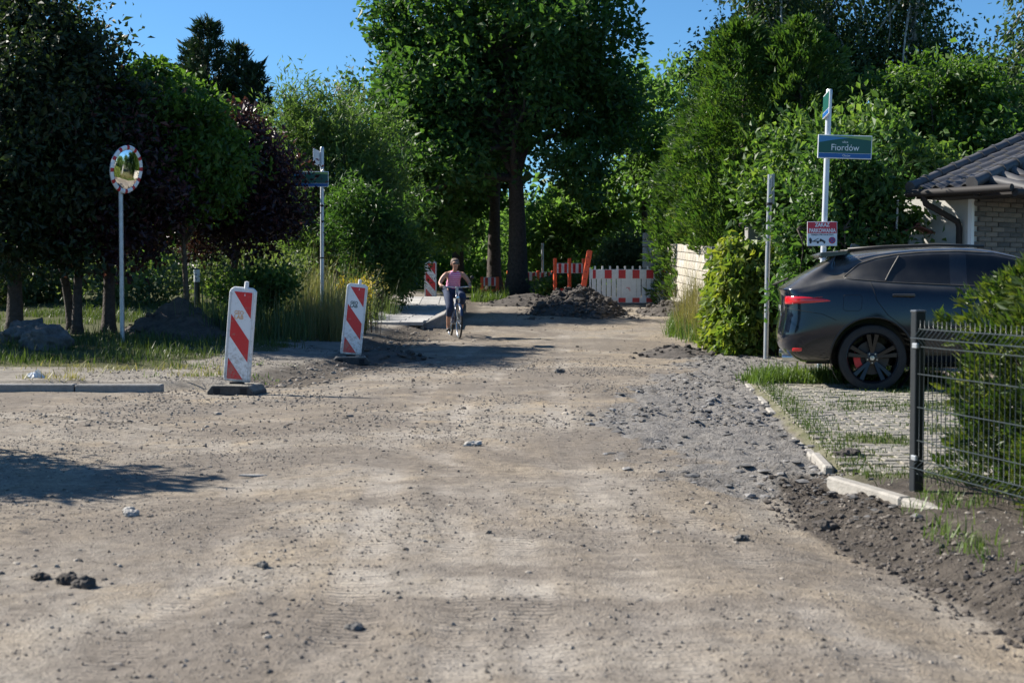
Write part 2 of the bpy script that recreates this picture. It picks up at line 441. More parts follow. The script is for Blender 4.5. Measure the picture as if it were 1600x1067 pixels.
def ground_material():
    m = bpy.data.materials.new('dirt_road')
    nt, N, L, B = nodes_of(m)
    B.inputs['Roughness'].default_value = 0.95
    B.inputs['Specular IOR Level'].default_value = 0.15
    tc = N.new('ShaderNodeTexCoord')
    def attr(n):
        a = N.new('ShaderNodeAttribute'); a.attribute_name = n; return a.outputs['Fac']
    def noise(scale, detail=5, rough=0.6, vec=None, dist=0.0):
        t = N.new('ShaderNodeTexNoise'); t.inputs['Scale'].default_value = scale; t.inputs['Detail'].default_value = detail
        t.inputs['Roughness'].default_value = rough; t.inputs['Distortion'].default_value = dist
        L.new(vec if vec is not None else tc.outputs['Object'], t.inputs['Vector']); return t.outputs['Fac']
    def ramp(fac, stops):
        r = N.new('ShaderNodeValToRGB'); e = r.color_ramp.elements
        while len(e) < len(stops): e.new(0.5)
        for i, (p, c) in enumerate(stops):
            e[i].position = p; e[i].color = (*c, 1) if len(c) == 3 else c
        L.new(fac, r.inputs['Fac']); return r.outputs['Color']
    def mix(f, a, b, blend='MIX'):
        x = N.new('ShaderNodeMix'); x.data_type = 'RGBA'; x.blend_type = blend
        for s, v in ((x.inputs[0], f), (x.inputs[6], a), (x.inputs[7], b)):
            if isinstance(v, (int, float)): s.default_value = v
            elif isinstance(v, tuple): s.default_value = (*v, 1)
            else: L.new(v, s)
        return x.outputs[2]
    def math_(op, a, b, clamp=False):
        x = N.new('ShaderNodeMath'); x.operation = op; x.use_clamp = clamp
        for s, v in ((x.inputs[0], a), (x.inputs[1], b)):
            if isinstance(v, (int, float)): s.default_value = v
            else: L.new(v, s)
        return x.outputs[0]
    # sand: pale dust, ochre patches, greyer patches
    n1 = noise(0.55, 5, 0.62, dist=0.6); n2 = noise(2.3, 6, 0.65); n3 = noise(14, 5, 0.7); n4 = noise(70, 3, 0.7)
    sand = ramp(n1, [(0.30, (0.225, 0.185, 0.138)), (0.42, (0.325, 0.27, 0.20)), (0.55, (0.30, 0.275, 0.24)), (0.70, (0.40, 0.31, 0.195))])
    sand = mix(math_('MULTIPLY', n2, 0.5), sand, (0.37, 0.33, 0.28))
    sand = mix(1.0, sand, ramp(n3, [(0.25, (0.50, 0.49, 0.48)), (0.52, (0.96, 0.95, 0.94)), (0.8, (1.15, 1.13, 1.08))]), 'MULTIPLY')
    sand = mix(0.9, sand, ramp(n4, [(0.28, (0.50, 0.49, 0.48)), (0.5, (0.97, 0.97, 0.97)), (0.75, (1.2, 1.18, 1.15))]), 'MULTIPLY')
    # stretched streaks from wheels and the grader
    mp = N.new('ShaderNodeMapping'); mp.inputs['Scale'].default_value = (6.0, 1.1, 1.0); mp.inputs['Rotation'].default_value = (0, 0, 0.06)
    L.new(tc.outputs['Object'], mp.inputs['Vector'])
    st = noise(1.0, 5, 0.7, mp.outputs['Vector'], 0.4)
    sand = mix(0.55, sand, ramp(st, [(0.30, (0.66, 0.64, 0.62)), (0.52, (1, 1, 1)), (0.75, (1.10, 1.08, 1.03))]), 'MULTIPLY')
    # dark crumbs
    vo = N.new('ShaderNodeTexVoronoi'); vo.inputs['Scale'].default_value = 38; L.new(tc.outputs['Object'], vo.inputs['Vector'])
    crumbs = ramp(vo.outputs['Distance'], [(0.14, (1, 1, 1)), (0.30, (0, 0, 0))])
    crumbs = mix(1.0, crumbs, ramp(noise(1.3, 4), [(0.36, (0, 0, 0)), (0.62, (1, 1, 1))]), 'MULTIPLY')
    sand = mix(crumbs, sand, (0.12, 0.10, 0.085))
    # wheel tracks: compacted, paler and greyer, broken along their length
    trk = math_('MULTIPLY', attr('track'), ramp(noise(1.6, 4, 0.6), [(0.35, (0, 0, 0)), (0.6, (1, 1, 1))]))
    sand = mix(math_('MULTIPLY', trk, 0.65), sand, mix(0.8, (0.40, 0.36, 0.31), ramp(n3, [(0.25, (0.72, 0.72, 0.72)), (0.6, (1.05, 1.05, 1.05))]), 'MULTIPLY'))
    # trodden earth: broad darker patches
    sand = mix(ramp(noise(0.42, 6, 0.7, dist=1.0), [(0.42, (0, 0, 0)), (0.57, (0.85, 0.85, 0.85))]), sand, mix(0.9, (0.175, 0.15, 0.125), ramp(n3, [(0.25, (0.5, 0.5, 0.5)), (0.6, (1.1, 1.1, 1.1))]), 'MULTIPLY'))
    # broken asphalt and gravel, with sand drifting over it
    grav = ramp(noise(22, 5, 0.75), [(0.28, (0.10, 0.096, 0.092)), (0.5, (0.23, 0.218, 0.205)), (0.72, (0.36, 0.34, 0.315))])
    col = mix(ramp(math_('ADD', attr('gravel'), math_('MULTIPLY', math_('SUBTRACT', n2, 0.5), 1.3)), [(0.40, (0, 0, 0)), (0.72, (0.85, 0.85, 0.85))]), sand, grav)
    # shoulder: grey trampled earth
    sh = ramp(n2, [(0.3, (0.17, 0.15, 0.125)), (0.55, (0.27, 0.245, 0.21)), (0.75, (0.36, 0.33, 0.29))])
    sh = mix(0.7, sh, ramp(n3, [(0.25, (0.55, 0.55, 0.55)), (0.6, (1.05, 1.05, 1.05))]), 'MULTIPLY')
    col = mix(attr('shoulder'), col, sh)
    soil = ramp(noise(9, 6, 0.75), [(0.3, (0.055, 0.047, 0.040)), (0.55, (0.115, 0.098, 0.082)), (0.78, (0.20, 0.175, 0.145))])
    col = mix(ramp(math_('ADD', attr('soil'), math_('MULTIPLY', math_('SUBTRACT', n3, 0.5), 0.8)), [(0.35, (0, 0, 0)), (0.65, (1, 1, 1))]), col, soil)
    gr = ramp(n3, [(0.3, (0.045, 0.05, 0.022)), (0.6, (0.09, 0.095, 0.04)), (0.8, (0.15, 0.135, 0.07))])
    col = mix(ramp(math_('ADD', attr('grassy'), math_('MULTIPLY', math_('SUBTRACT', n2, 0.5), 0.7)), [(0.4, (0, 0, 0)), (0.62, (1, 1, 1))]), col, gr)
    dr = ramp(n2, [(0.3, (0.085, 0.09, 0.04)), (0.5, (0.15, 0.145, 0.09)), (0.7, (0.24, 0.22, 0.17))])
    col = mix(attr('drive'), col, dr)
    L.new(col, B.inputs['Base Color'])
    # relief
    wv = N.new('ShaderNodeTexWave'); wv.inputs['Scale'].default_value = 6.5; wv.inputs['Distortion'].default_value = 1.5; wv.inputs['Detail'].default_value = 1.0
    cb = N.new('ShaderNodeCombineXYZ'); L.new(attr('along'), cb.inputs[0]); L.new(cb.outputs[0], wv.inputs['Vector'])
    fade = ramp(noise(0.7, 3), [(0.42, (0, 0, 0)), (0.56, (1, 1, 1))])
    tread = math_('MULTIPLY', math_('MULTIPLY', wv.outputs['Fac'], attr('track')), fade)
    h = math_('ADD', math_('MULTIPLY', n3, 0.55), math_('MULTIPLY', n4, 0.70))
    h = math_('ADD', h, math_('MULTIPLY', math_('MULTIPLY', tread, n2), 1.0))
    h = math_('ADD', h, math_('MULTIPLY', st, 0.22))
    h = math_('ADD', h, math_('MULTIPLY', math_('MULTIPLY', noise(35, 4, 0.8), math_('ADD', attr('gravel'), attr('soil'))), 1.6))
    bp = N.new('ShaderNodeBump'); bp.inputs['Strength'].default_value = 0.85; bp.inputs['Distance'].default_value = 0.022
    L.new(h, bp.inputs['Height']); L.new(bp.outputs['Normal'], B.inputs['Normal'])
    return m
ground = obj('ground', gm, ground_material())
tag(ground, 'sandy dug-up dirt road with wheel tracks running between the verges', None, None, 'structure')
# ------------------------------------------------------------------ foliage
def leaf_mesh(name, P, size, tipdir, width=0.55, tint=None, rng=RNG, fold=0.25):
    """rhombic folded leaves at P, pointing along tipdir (both N x 3)"""
    n = len(P)
    t = tipdir / (np.linalg.norm(tipdir, axis=1, keepdims=True) + 1e-9)
    r = rng.normal(size=(n, 3))
    s = np.cross(t, r); s /= (np.linalg.norm(s, axis=1, keepdims=True) + 1e-9)
    nrm = np.cross(s, t)
    sz = (size * np.exp(rng.normal(0, 0.28, n)))[:, None]
    b = P; tip = P + t * sz
    mid = P + t * sz * 0.45
    l = mid + s * sz * width * 0.5 + nrm * sz * fold * width
    rr = mid - s * sz * width * 0.5 + nrm * sz * fold * width
    V = np.stack([b, l, tip, rr], 1).reshape(-1, 3)
    F = np.arange(4 * n, dtype=np.int32).reshape(n, 4)
    if tint is None: tint = rng.random(n)
    return mesh_np(name, V, F, False, {'tint': np.repeat(np.clip(tint, 0, 1), 4)})

def crown_clusters(lobes, n, rng, shell=0.42):
    w = np.array([l[3] * l[4] * l[5] for l in lobes]) ** 0.8; w /= w.sum()
    k = rng.choice(len(lobes), n, p=w)
    L = np.array([l[:6] for l in lobes])[k]
    d = rng.normal(size=(n, 3)); d /= np.linalg.norm(d, axis=1, keepdims=True)
    rad = rng.random(n) ** shell
    # bumpy outline
    bump = 1.0 + 0.22 * np.sin(d[:, 0] * 5.1 + k) * np.sin(d[:, 1] * 4.3 + 2 * k) + 0.18 * np.sin(d[:, 2] * 6.0 + 1.3 * k)
    return L[:, :3] + d * L[:, 3:6] * (rad * bump)[:, None], d

def crown_leaves(name, lobes, nclus, per, clus, size, rng, droop=0.0, out=0.5, rand=1.0, width=0.55, shell=0.42, hang=0.0):
    C, D = crown_clusters(lobes, nclus, rng, shell)
    n = nclus * per
    cs = np.repeat(np.exp(rng.normal(0, 0.3, nclus)), per)[:, None]
    off = np.clip(rng.normal(size=(n, 3)), -1.75, 1.75) * np.array(clus) * cs
    if hang: off[:, 2] -= np.abs(rng.normal(size=n)) * hang
    P = np.repeat(C, per, 0) + off
    tip = rng.normal(size=(n, 3)) * rand + np.repeat(D, per, 0) * out + np.array([0, 0, -droop])
    tint = np.repeat(rng.random(nclus), per) * 0.45 + rng.random(n) * 0.45 + 0.12 * np.clip(off[:, 2] / (clus[2] + 1e-6), -1, 1)
    return leaf_mesh(name, P, np.full(n, size), tip, width, tint, rng), C

def trunk_mb(h, r, lean=(0, 0), rng=None, flare=1.5, top=0.35):
    mb = MB(); path = []; rs = []
    n = 9
    for i in range(n):
        t = i / (n - 1)
        path.append((lean[0] * t * t + 0.04 * h * 0.3 * math.sin(3 * t + r * 40), lean[1] * t * t + 0.02 * h * math.sin(4 * t + 1), -0.15 + t * (h + 0.15)))
        rs.append(r * (1 + (flare - 1) * max(0, 1 - t * 7)) * (1 - (1 - top) * t))
    mb.tube(path, rs, 12)
    return mb, path

def limbs_to(mb, path, targets, r, rng):
    for c in targets:
        i = int(rng.integers(len(path) // 2, len(path)))
        a = Vector(path[i]); b = Vector(c)
        mid = a.lerp(b, 0.5) + Vector((0, 0, (b - a).length * 0.08)) + Vector(rng.normal(0, 0.06, 3)) * (b - a).length
        q1 = a.lerp(mid, 0.5) + Vector(rng.normal(0, 0.03, 3)) * (b - a).length
        q2 = mid.lerp(b, 0.5) + Vector(rng.normal(0, 0.04, 3)) * (b - a).length
        mb.tube([a, q1, mid, q2, b], [r, r * 0.8, r * 0.58, r * 0.35, r * 0.12], 6)

def make_tree(name, label, x, y, lobes, trunk_h, trunk_r, nclus, per, clus, size, leaf, bark, seed,
              limbs=10, lean=(0, 0), cat='tree', group=None, stems=1, **kw):
    rng = np.random.default_rng(seed)
    root = thing(name, label, cat, (x, y, gz(x, y)), 0, group)
    me, C = crown_leaves('crown', lobes, nclus, per, clus, size, rng, **kw)
    mb = MB()
    for s in range(stems):
        ln = lean if stems == 1 else (lean[0] + rng.normal(0, 0.12) * trunk_h, lean[1] + rng.normal(0, 0.12) * trunk_h)
        m1, path = trunk_mb(trunk_h, trunk_r, ln, rng)
        if stems > 1:
            ox, oy = rng.normal(0, trunk_r * 2.2, 2)
            m1.v = [(p[0] + ox, p[1] + oy, p[2]) for p in m1.v]; path = [(p[0] + ox, p[1] + oy, p[2]) for p in path]
        mb.add(m1.v, m1.f)
        if limbs:
            limbs_to(mb, path, C[rng.choice(len(C), min(limbs, len(C)), replace=False)], trunk_r * 0.42, rng)
    mb.build('trunk' if stems == 1 else 'stems', bark, root, smooth=True)
    obj('crown', me, leaf, root)
    return root

# --- the great oak at the bend and the trees round it
make_tree('oak_tree', 'large dark green oak with thick trunk standing at the bend of the road', 0.10, 44.0,
          [(0.3, 0, 8.2, 3.6, 3.2, 3.2), (-2.4, -0.3, 6.6, 2.1, 2.2, 2.2), (-3.6, 0, 8.6, 1.3, 1.6, 1.5), (1.7, 0, 7.0, 2.0, 2.4, 2.2), (0.2, 0.4, 11.2, 2.6, 2.5, 2.4),
           (2.6, 0.2, 5.2, 1.5, 2.0, 1.2), (-2.4, 0.2, 4.3, 1.9, 2.0, 1.4), (-0.8, 0.6, 4.4, 1.7, 1.8, 1.2), (1.9, -1.3, 3.7, 1.5, 1.2, 0.9), (-2.3, -1.4, 3.9, 1.5, 1.2, 1.1), (-3.2, -0.8, 5.2, 1.3, 1.2, 1.2), (-3.0, 0, 10.6, 1.0, 1.0, 0.9)],
          7.5, 0.33, 470, 110, (0.36, 0.36, 0.27), 0.20, M['oak'], M['bark_dark'], 101, limbs=34, lean=(-0.25, 0), shell=0.5)
make_tree('oak_tree', 'slimmer oak trunk standing close behind left of the large oak', -0.52, 47.0,
          [(-1.2, 0, 6.0, 2.2, 2.0, 2.4), (0.4, 0.5, 8.0, 2.2, 2.2, 2.2)], 6.0, 0.26, 150, 90, (0.38, 0.38, 0.28), 0.22, M['oak'], M['bark_dark'], 102, limbs=10)
make_tree('oak_tree', 'loose oak with open twiggy crown between big oak and conifer hedge', 4.7, 51.0,
          [(0.2, 0, 5.6, 1.6, 1.8, 1.8), (1.2, 0, 7.3, 0.9, 1.0, 1.0), (-0.8, 0, 6.9, 1.2, 1.2, 1.1), (0.5, 0, 4.0, 1.9, 1.8, 1.2), (1.6, 0, 5.2, 0.9, 1, 1.1)],
          5.0, 0.17, 120, 80, (0.30, 0.30, 0.22), 0.20, M['oak_pale'], M['bark_dark'], 103, limbs=16)
make_tree('understorey_tree', 'pale green young tree leaning out below the left side of big oak', -3.4, 45.5,
          [(0.2, 0, 3.4, 1.5, 1.6, 1.6), (-0.7, 0, 4.9, 1.3, 1.4, 1.3), (0.8, 0.3, 2.0, 1.2, 1.3, 0.9), (-1.0, 0, 2.2, 1.0, 1, 1.0)],
          3.0, 0.10, 190, 76, (0.28, 0.28, 0.2), 0.18, M['oak_pale'], M['bark_dark'], 104, limbs=12)
make_tree('dark_tree', 'dark trunked tree in shade right behind the cyclist', -2.0, 52.0,
          [(0, 0, 3.6, 1.8, 1.6, 1.3), (0.6, 0, 4.6, 1.3, 1.4, 1.0)], 3.2, 0.30, 130, 60, (0.3, 0.3, 0.22), 0.22, M['oak'], M['bark_dark'], 105, limbs=10)
make_tree('understorey_bush', 'green bushy sapling low behind the striped orange barriers', 1.9, 50.5,
          [(0, 0, 2.6, 1.7, 1.4, 1.3), (1.4, 0, 3.1, 1.2, 1.3, 1.2), (-0.6, 0, 1.6, 0.9, 1, 0.8)], 2.0, 0.07, 220, 42, (0.24, 0.24, 0.18), 0.19, M['oak_pale'], M['bark_dark'], 106, cat='bush', limbs=8)
make_tree('weed_bush', 'low green bush growing beside the oak trunk at the road edge', 1.25, 41.5,
          [(0, 0, 0.35, 0.65, 0.5, 0.35), (0.4, 0, 0.5, 0.4, 0.4, 0.3)], 0.3, 0.02, 90, 34, (0.12, 0.12, 0.10), 0.10, M['hazel'], M['bark'], 107, cat='bush', limbs=5, stems=3)

# --- left row: purple plums, round robinia, pines, willow
make_tree('dark_tree', 'tall near black leafy tree nearest the left edge', -8.85, 25.2,
          [(-0.3, 0, 4.3, 1.8, 1.8, 2.0), (0.1, 0, 5.6, 1.1, 1.4, 1.1), (-1.2, 0, 3.0, 1.3, 1.3, 1.2), (0.7, -0.5, 2.9, 1.2, 1.3, 1.1), (0.2, -0.6, 1.65, 1.4, 1.3, 0.6)],
          3.0, 0.16, 330, 78, (0.24, 0.24, 0.2), 0.115, M['dark_leaf'], M['bark_dark'], 111, limbs=22, shell=0.55)
make_tree('dark_tree', 'dark green tree with thin forked stems left of the round mirror', -8.0, 25.6,
          [(0, 0, 3.9, 1.4, 1.7, 1.7), (0.2, 0, 5.1, 0.7, 1.0, 0.7), (0.7, -0.3, 2.8, 1.2, 1.3, 0.9), (-0.3, -.6, 1.75, 1.1, 1.1, 0.6)],
          2.6, 0.10, 280, 78, (0.24, 0.24, 0.2), 0.115, M['dark_leaf'], M['bark_dark'], 112, limbs=16, stems=2, shell=0.55)
make_tree('plum_tree', 'purple plum tree with single bare trunk behind the mirror post', -7.38, 26.0,
          [(0.2, 0, 3.3, 1.1, 1.2, 1.2), (0.9, -0.4, 2.4, 0.9, 1.0, 0.7), (0.2, -0.2, 1.8, 1.0, 1.1, 0.55), (-0.3, 0.2, 4.0, 0.7, 0.8, 0.7)],
          2.4, 0.14, 230, 78, (0.24, 0.24, 0.2), 0.115, M['plum'], M['bark_dark'], 113, limbs=18, shell=0.55)
make_tree('plum_tree', 'bushy purple plum with pointed top overlapping the far street sign', -5.35, 27.5,
          [(0.2, 0, 2.9, 0.95, 1.0, 1.15), (0.0, 0, 3.9, 0.5, 0.5, 0.6), (0.7, -0.2, 2.2, 0.85, 0.8, 0.7), (-0.6, 0, 2.1, 0.9, 0.9, 0.7), (0.75, 0, 3.1, 0.45, 0.5, 0.5)],
          2.2, 0.09, 260, 66, (0.18, 0.18, 0.16), 0.10, M['plum'], M['bark_dark'], 114, limbs=14, shell=0.55)
make_tree('plum_tree', 'unseen purple plum added to the row past the left edge for shade', -12.6, 23.6,
          [(0, 0, 3.6, 1.7, 1.6, 1.7), (0.6, 0, 2.4, 1.4, 1.4, 0.9), (-0.3, 0, 5.0, 1.1, 1.1, 1.0)], 2.6, 0.13, 380, 40, (0.18, 0.18, 0.14), 0.125, M['plum'], M['bark_dark'], 121, limbs=12, shell=0.55)  # out of view, added to throw shade on the left verge
make_tree('plum_tree', 'unseen farthest left purple plum added past the edge for its shade', -14.8, 21.4,
          [(0, 0, 3.6, 1.8, 1.6, 1.7), (0.6, 0, 2.4, 1.4, 1.4, 0.9), (-0.3, 0, 5.0, 1.2, 1.1, 1.1)], 2.6, 0.13, 380, 40, (0.18, 0.18, 0.14), 0.125, M['plum'], M['bark_dark'], 122, limbs=12, shell=0.55)  # second unseen plum, added to shade the ground behind the kerb
make_tree('robinia_tree', 'round crowned bright green robinia rising among the plum trees', -6.05, 26.4,
          [(-0.25, 0.1, 4.0, 0.9, 0.9, 0.95), (-0.75, 0.2, 4.6, 0.6, 0.6, 0.5), (0.4, -0.1, 3.4, 0.75, 0.8, 0.8), (0.65, -0.2, 2.7, 0.55, 0.6, 0.6), (0.0, -0.2, 2.5, 0.6, 0.6, 0.6)],
          3.4, 0.065, 250, 76, (0.19, 0.19, 0.13), 0.115, M['robinia'], M['bark'], 115, limbs=18, droop=0.5)
make_tree('robinia_tree', 'shady green tree filling the gap behind the leftmost dark tree', -13.2, 36.0,
          [(0, 0, 3.9, 2.0, 1.8, 1.8), (-1.0, 0, 5.6, 1.5, 1.5, 1.3), (0, 0, 2.6, 1.8, 1.6, 1.1)], 4.0, 0.17, 420, 42, (0.22, 0.22, 0.16), 0.15, M['robinia'], M['bark_dark'], 116, limbs=12)
make_tree('willow_tree', 'yellow green willow thicket right of the far street sign', -4.5, 36.5,
          [(0, 0, 3.9, 1.6, 1.5, 1.6), (-0.9, 0, 4.6, 1.0, 1.0, 1.1), (0.9, 0, 3.0, 1.2, 1.2, 1.3), (0.2, -0.3, 1.9, 1.7, 1.3, 1.2), (1.4, -0.2, 1.5, 0.9, 0.9, 0.9), (-1.2, 0, 2.8, 1.2, 1.2, 1.5)],
          3.0, 0.07, 760, 46, (0.12, 0.12, 0.24), 0.16, M['willow'], M['bark'], 117, limbs=24, stems=4, width=0.22, droop=-0.6, out=0.3)
make_tree('willow_tree', 'dark lower willow bush in shadow behind the yellow flowers', -3.1, 34.2,
          [(0, 0, 1.5, 1.0, 0.9, 1.1), (-0.6, 0, 2.2, 0.9, 0.8, 0.9), (0.4, 0, 1.0, 0.8, 0.8, 0.7)], 1.6, 0.05, 330, 44, (0.11, 0.11, 0.2), 0.14, M['oak'], M['bark_dark'], 118, limbs=12, stems=3, width=0.28, cat='bush')
make_tree('birch_tree', 'thin weeping birch top against the sky beyond the willow', -7.3, 60.0,
          [(0.2, 0, 7.6, 0.8, 0.9, 1.5), (-0.5, 0, 6.0, 1.1, 1.0, 1.3), (0.7, 0, 6.3, 0.9, 1.0, 1.2)], 8.3, 0.10, 90, 26, (0.18, 0.18, 0.4), 0.17, M['birch'], M['bark_birch'], 119, limbs=16, hang=0.5, droop=1.0)

def make_pine(label, x, y, h, seed, spread=1.0, bare=0.35):
    rng = np.random.default_rng(seed)
    root = thing('pine_tree', label, 'tree', (x, y, gz(x, y)), 0, 'pines behind the robinia')
    mb = MB(); mb.tube([(0, 0, -0.2), (0.03, 0, h * 0.4), (0, 0.02, h * 0.75), (0, 0, h)], [0.16, 0.12, 0.07, 0.015], 8)
    P = []; T = []
    z = h * bare
    while z < h * 0.985:
        k = (1 - z / h)
        ln = (0.25 + 2.3 * k ** 0.8) * spread
        nb = int(rng.integers(5, 8)); a0 = rng.random() * 6.28
        for b in range(nb):
            a = a0 + b * 6.283 / nb + rng.normal(0, 0.15)
            l = ln * rng.uniform(0.65, 1.1)
            d = Vector((math.cos(a), math.sin(a), 0))
            pts = [Vector((0, 0, z)) + d * l * t + Vector((0, 0, l * (0.10 * t + 0.42 * t * t))) for t in (0, 0.35, 0.7, 1.0)]
            mb.tube(pts, [0.028, 0.02, 0.013, 0.006], 4, cap=False)
            nn = int(95 * l + 24)
            t = rng.uniform(0.25, 1.0, nn) ** 0.8
            base = np.array([(Vector((0, 0, z)) + d * l * q + Vector((0, 0, l * (0.10 * q + 0.42 * q * q)))) for q in t])
            P.append(base + rng.normal(0, 0.06, (nn, 3)))
            T.append(rng.normal(0, 0.6, (nn, 3)) + np.array([d.x * 0.7, d.y * 0.7, 0.9]))
        z += rng.uniform(0.28, 0.42)
    nn = 90
    zz = rng.uniform(h * 0.93, h * 1.0, nn)
    P.append(np.stack([rng.normal(0, 0.05, nn), rng.normal(0, 0.05, nn), zz], 1)); T.append(rng.normal(0, 0.5, (nn, 3)) + np.array([0, 0, 1.1]))
    P = np.concatenate(P); T = np.concatenate(T)
    mb.build('trunk', M['bark_dark'], root, smooth=True)
    obj('crown', leaf_mesh('crown', P, np.full(len(P), 0.24), T, 0.22, None, rng), M['pine'], root)
    return root
make_pine('tallest pine with spiky top left of the pine clump', -11.9, 56.0, 10.3, 130)
make_pine('pine with slim leader standing second in the pine clump', -10.9, 57.0, 9.4, 131, 0.85)
make_pine('shorter pine on the right of the pine clump', -10.0, 55.5, 8.4, 132, 0.8)
make_pine('short pine behind the left of the pine clump', -12.9, 58.0, 9.7, 133, 0.8)
make_pine('small young conifer alone on the skyline above the willow', -8.9, 58.0, 7.2, 134, 0.45)

# --- right side: conifer hedge, vine, hazel, birches
def make_thuja(label, x, y, h, r, seed, n=9000, leaf=None, size=0.13, group=None, name='thuja_tree', cat='tree', low=0.0, prof=None, fans=True):
    rng = np.random.default_rng(seed)
    root = thing(name, label, cat, (x, y, gz(x, y)), 0, group)
    mb = MB(); mb.tube([(0, 0, -0.15), (0.02, 0, h * 0.5), (0, 0, h * 0.93)], [r * 0.10, r * 0.06, 0.008], 8)
    per = 7; k = n // per
    u = rng.random(k); z = low + (h - low) * u ** 1.05
    t = (z - low) / (h - low)
    R_ = r * (np.interp(t, *prof) if prof else np.interp(t, [0, 0.12, 0.35, 0.65, 0.85, 1.0], [0.78, 0.95, 1.0, 0.72, 0.40, 0.03]))
    a = rng.random(k) * 2 * np.pi
    wob = 1 + 0.20 * np.sin(a * 3 + z * 2.3 / max(r, .3)) + 0.16 * np.sin(a * 5 - z * 4.1 / max(r, .3) + 1) + 0.10 * np.sin(a * 9 + z * 7)
    rad = R_ * wob * (rng.random(k) ** 0.33)
    C = np.stack([rad * np.cos(a), rad * np.sin(a), z], 1)
    D = np.stack([np.cos(a), np.sin(a), np.full(k, 0.75)], 1) + rng.normal(0, 0.35, (k, 3))
    P = np.repeat(C, per, 0) + rng.normal(0, size * 0.28, (k * per, 3))
    T = np.repeat(D, per, 0) + rng.normal(0, 0.42, (k * per, 3))
    tint = np.repeat(rng.random(k) * 0.6, per) + rng.random(k * per) * 0.4
    for i in range(14):   # twigs
        j = int(rng.integers(k)); c = Vector(C[j]); mb.tube([(0, 0, max(0.05, c.z - rad[j] * 0.8)), (c.x * .5, c.y * .5, c.z - rad[j] * .35), c], [0.012, 0.009, 0.004], 4)
    mb.build('trunk', M['bark'], root, smooth=True)
    obj('crown', leaf_mesh('crown', P, np.full(len(P), size), T, 0.30, tint, rng), leaf or M['thuja'], root)
    return root
G = 'tall conifers above the block wall'
CP = ([0, 0.1, 0.4, 0.68, 0.86, 0.96, 1.0], [0.75, 0.98, 1.0, 0.84, 0.56, 0.30, 0.08])
make_thuja('tallest broad conifer of the hedge above the vine', 5.5, 34.0, 6.9, 1.55, 140, 34000, group=G, size=0.15, low=1.5, prof=CP)
make_thuja('broad conifer at the right of the hedge beside the hazel', 6.75, 33.5, 6.9, 1.5, 141, 30000, group=G, size=0.15, prof=CP)
make_thuja('slender conifer rising left of the tallest hedge conifer', 4.95, 38.5, 5.2, 1.15, 142, 20000, group=G, size=0.15, prof=CP)
make_thuja('lower yellowish conifer overhanging the corner of the block wall', 4.95, 35.5, 3.9, 0.85, 143, 14000, M['vine'], group=G, size=0.13, low=1.75)
make_thuja('low conifer behind the pillar of the block wall', 5.2, 43.5, 4.1, 0.85, 144, 11000, group=G, size=0.15)
make_tree('hazel_bush', 'big bright leaved hazel bush behind the green street sign', 6.05, 25.6,
          [(0, 0, 2.6, 1.5, 1.3, 1.45), (-0.9, 0, 3.4, 0.85, 0.8, 0.75), (0.4, 0, 3.6, 1.0, 0.9, 0.8), (1.2, 0, 2.6, 0.9, 0.9, 1.0), (-1.1, 0, 2.5, 0.7, 0.8, 0.9), (0.9, -0.3, 1.3, 1.2, 0.9, 0.9)],
          2.9, 0.04, 330, 86, (0.21, 0.21, 0.17), 0.135, M['hazel'], M['bark'], 150, limbs=30, stems=6, cat='bush')
make_tree('garden_bush', 'dark leafy bush between the sign post and the grey house wall', 4.98, 20.95,
          [(-0.35, 0, 1.9, 0.6, 0.45, 0.85), (0.25, 0.1, 2.1, 0.6, 0.5, 0.75), (0.0, 0, 1.2, 0.9, 0.45, 0.7), (-0.1, 0.1, 2.8, 0.6, 0.5, 0.55), (0.5, 0.25, 2.5, 0.3, 0.35, 0.4)],
          2.0, 0.03, 240, 80, (0.15, 0.15, 0.13), 0.10, M['oak'], M['bark_dark'], 152, limbs=20, stems=5, cat='bush')
make_tree('ivy_bush', 'grey green ivy tangle over the wall end left of the block pillar', 3.75, 44.0,
          [(0, 0, 1.5, 0.75, 0.6, 0.6), (-0.6, 0, 1.1, 0.6, 0.5, 0.5), (0.2, 0, 0.9, 0.7, 0.5, 0.6)], 1.3, 0.05, 200, 40, (0.13, 0.13, 0.1), 0.11, M['weed'], M['bark'], 151, limbs=14, cat='bush', stems=3)
for i, (lb, bx, by, hh, sd) in enumerate([('weeping birch highest behind the conifer hedge', 7.6, 42.0, 11.0, 160), ('weeping birch in the middle of the birch row', 9.3, 43.0, 12.0, 161),
                                          ('weeping birch right in the birch row above the feathery robinia', 11.9, 43.0, 11.5, 162), ('tall dark tree at the right edge above the roof', 14.9, 40.0, 9.0, 163)]):
    make_tree('birch_tree', lb, bx, by, [(0, 0, hh * 0.82, 1.3, 1.2, 1.9), (-0.7, 0, hh * 0.64, 1.5, 1.4, 1.8), (0.8, 0, hh * 0.58, 1.6, 1.4, 1.9), (0, 0, hh * 0.38, 1.8, 1.5, 1.7)],
              hh * 0.95, 0.13, 420, 44, (0.22, 0.22, 0.5), 0.15, M['birch'], M['bark_birch'], sd, limbs=22, hang=0.55, droop=1.2, width=0.5, group='birches behind the gardens')
make_tree('robinia_tree', 'feathery green robinia above the dark tiled roof', 9.7, 33.0,
          [(0, 0, 4.9, 1.5, 1.4, 1.3), (-0.9, 0, 4.4, 1.0, 1.0, 0.9), (0.9, 0, 5.3, 0.9, 1.0, 0.7), (0.3, 0, 3.4, 1.7, 1.4, 1.2), (1.6, 0, 3.9, 1.0, 1.0, 1.0)],
          4.2, 0.14, 460, 44, (0.19, 0.19, 0.12), 0.135, M['robinia'], M['bark_dark'], 170, limbs=18, droop=0.5)
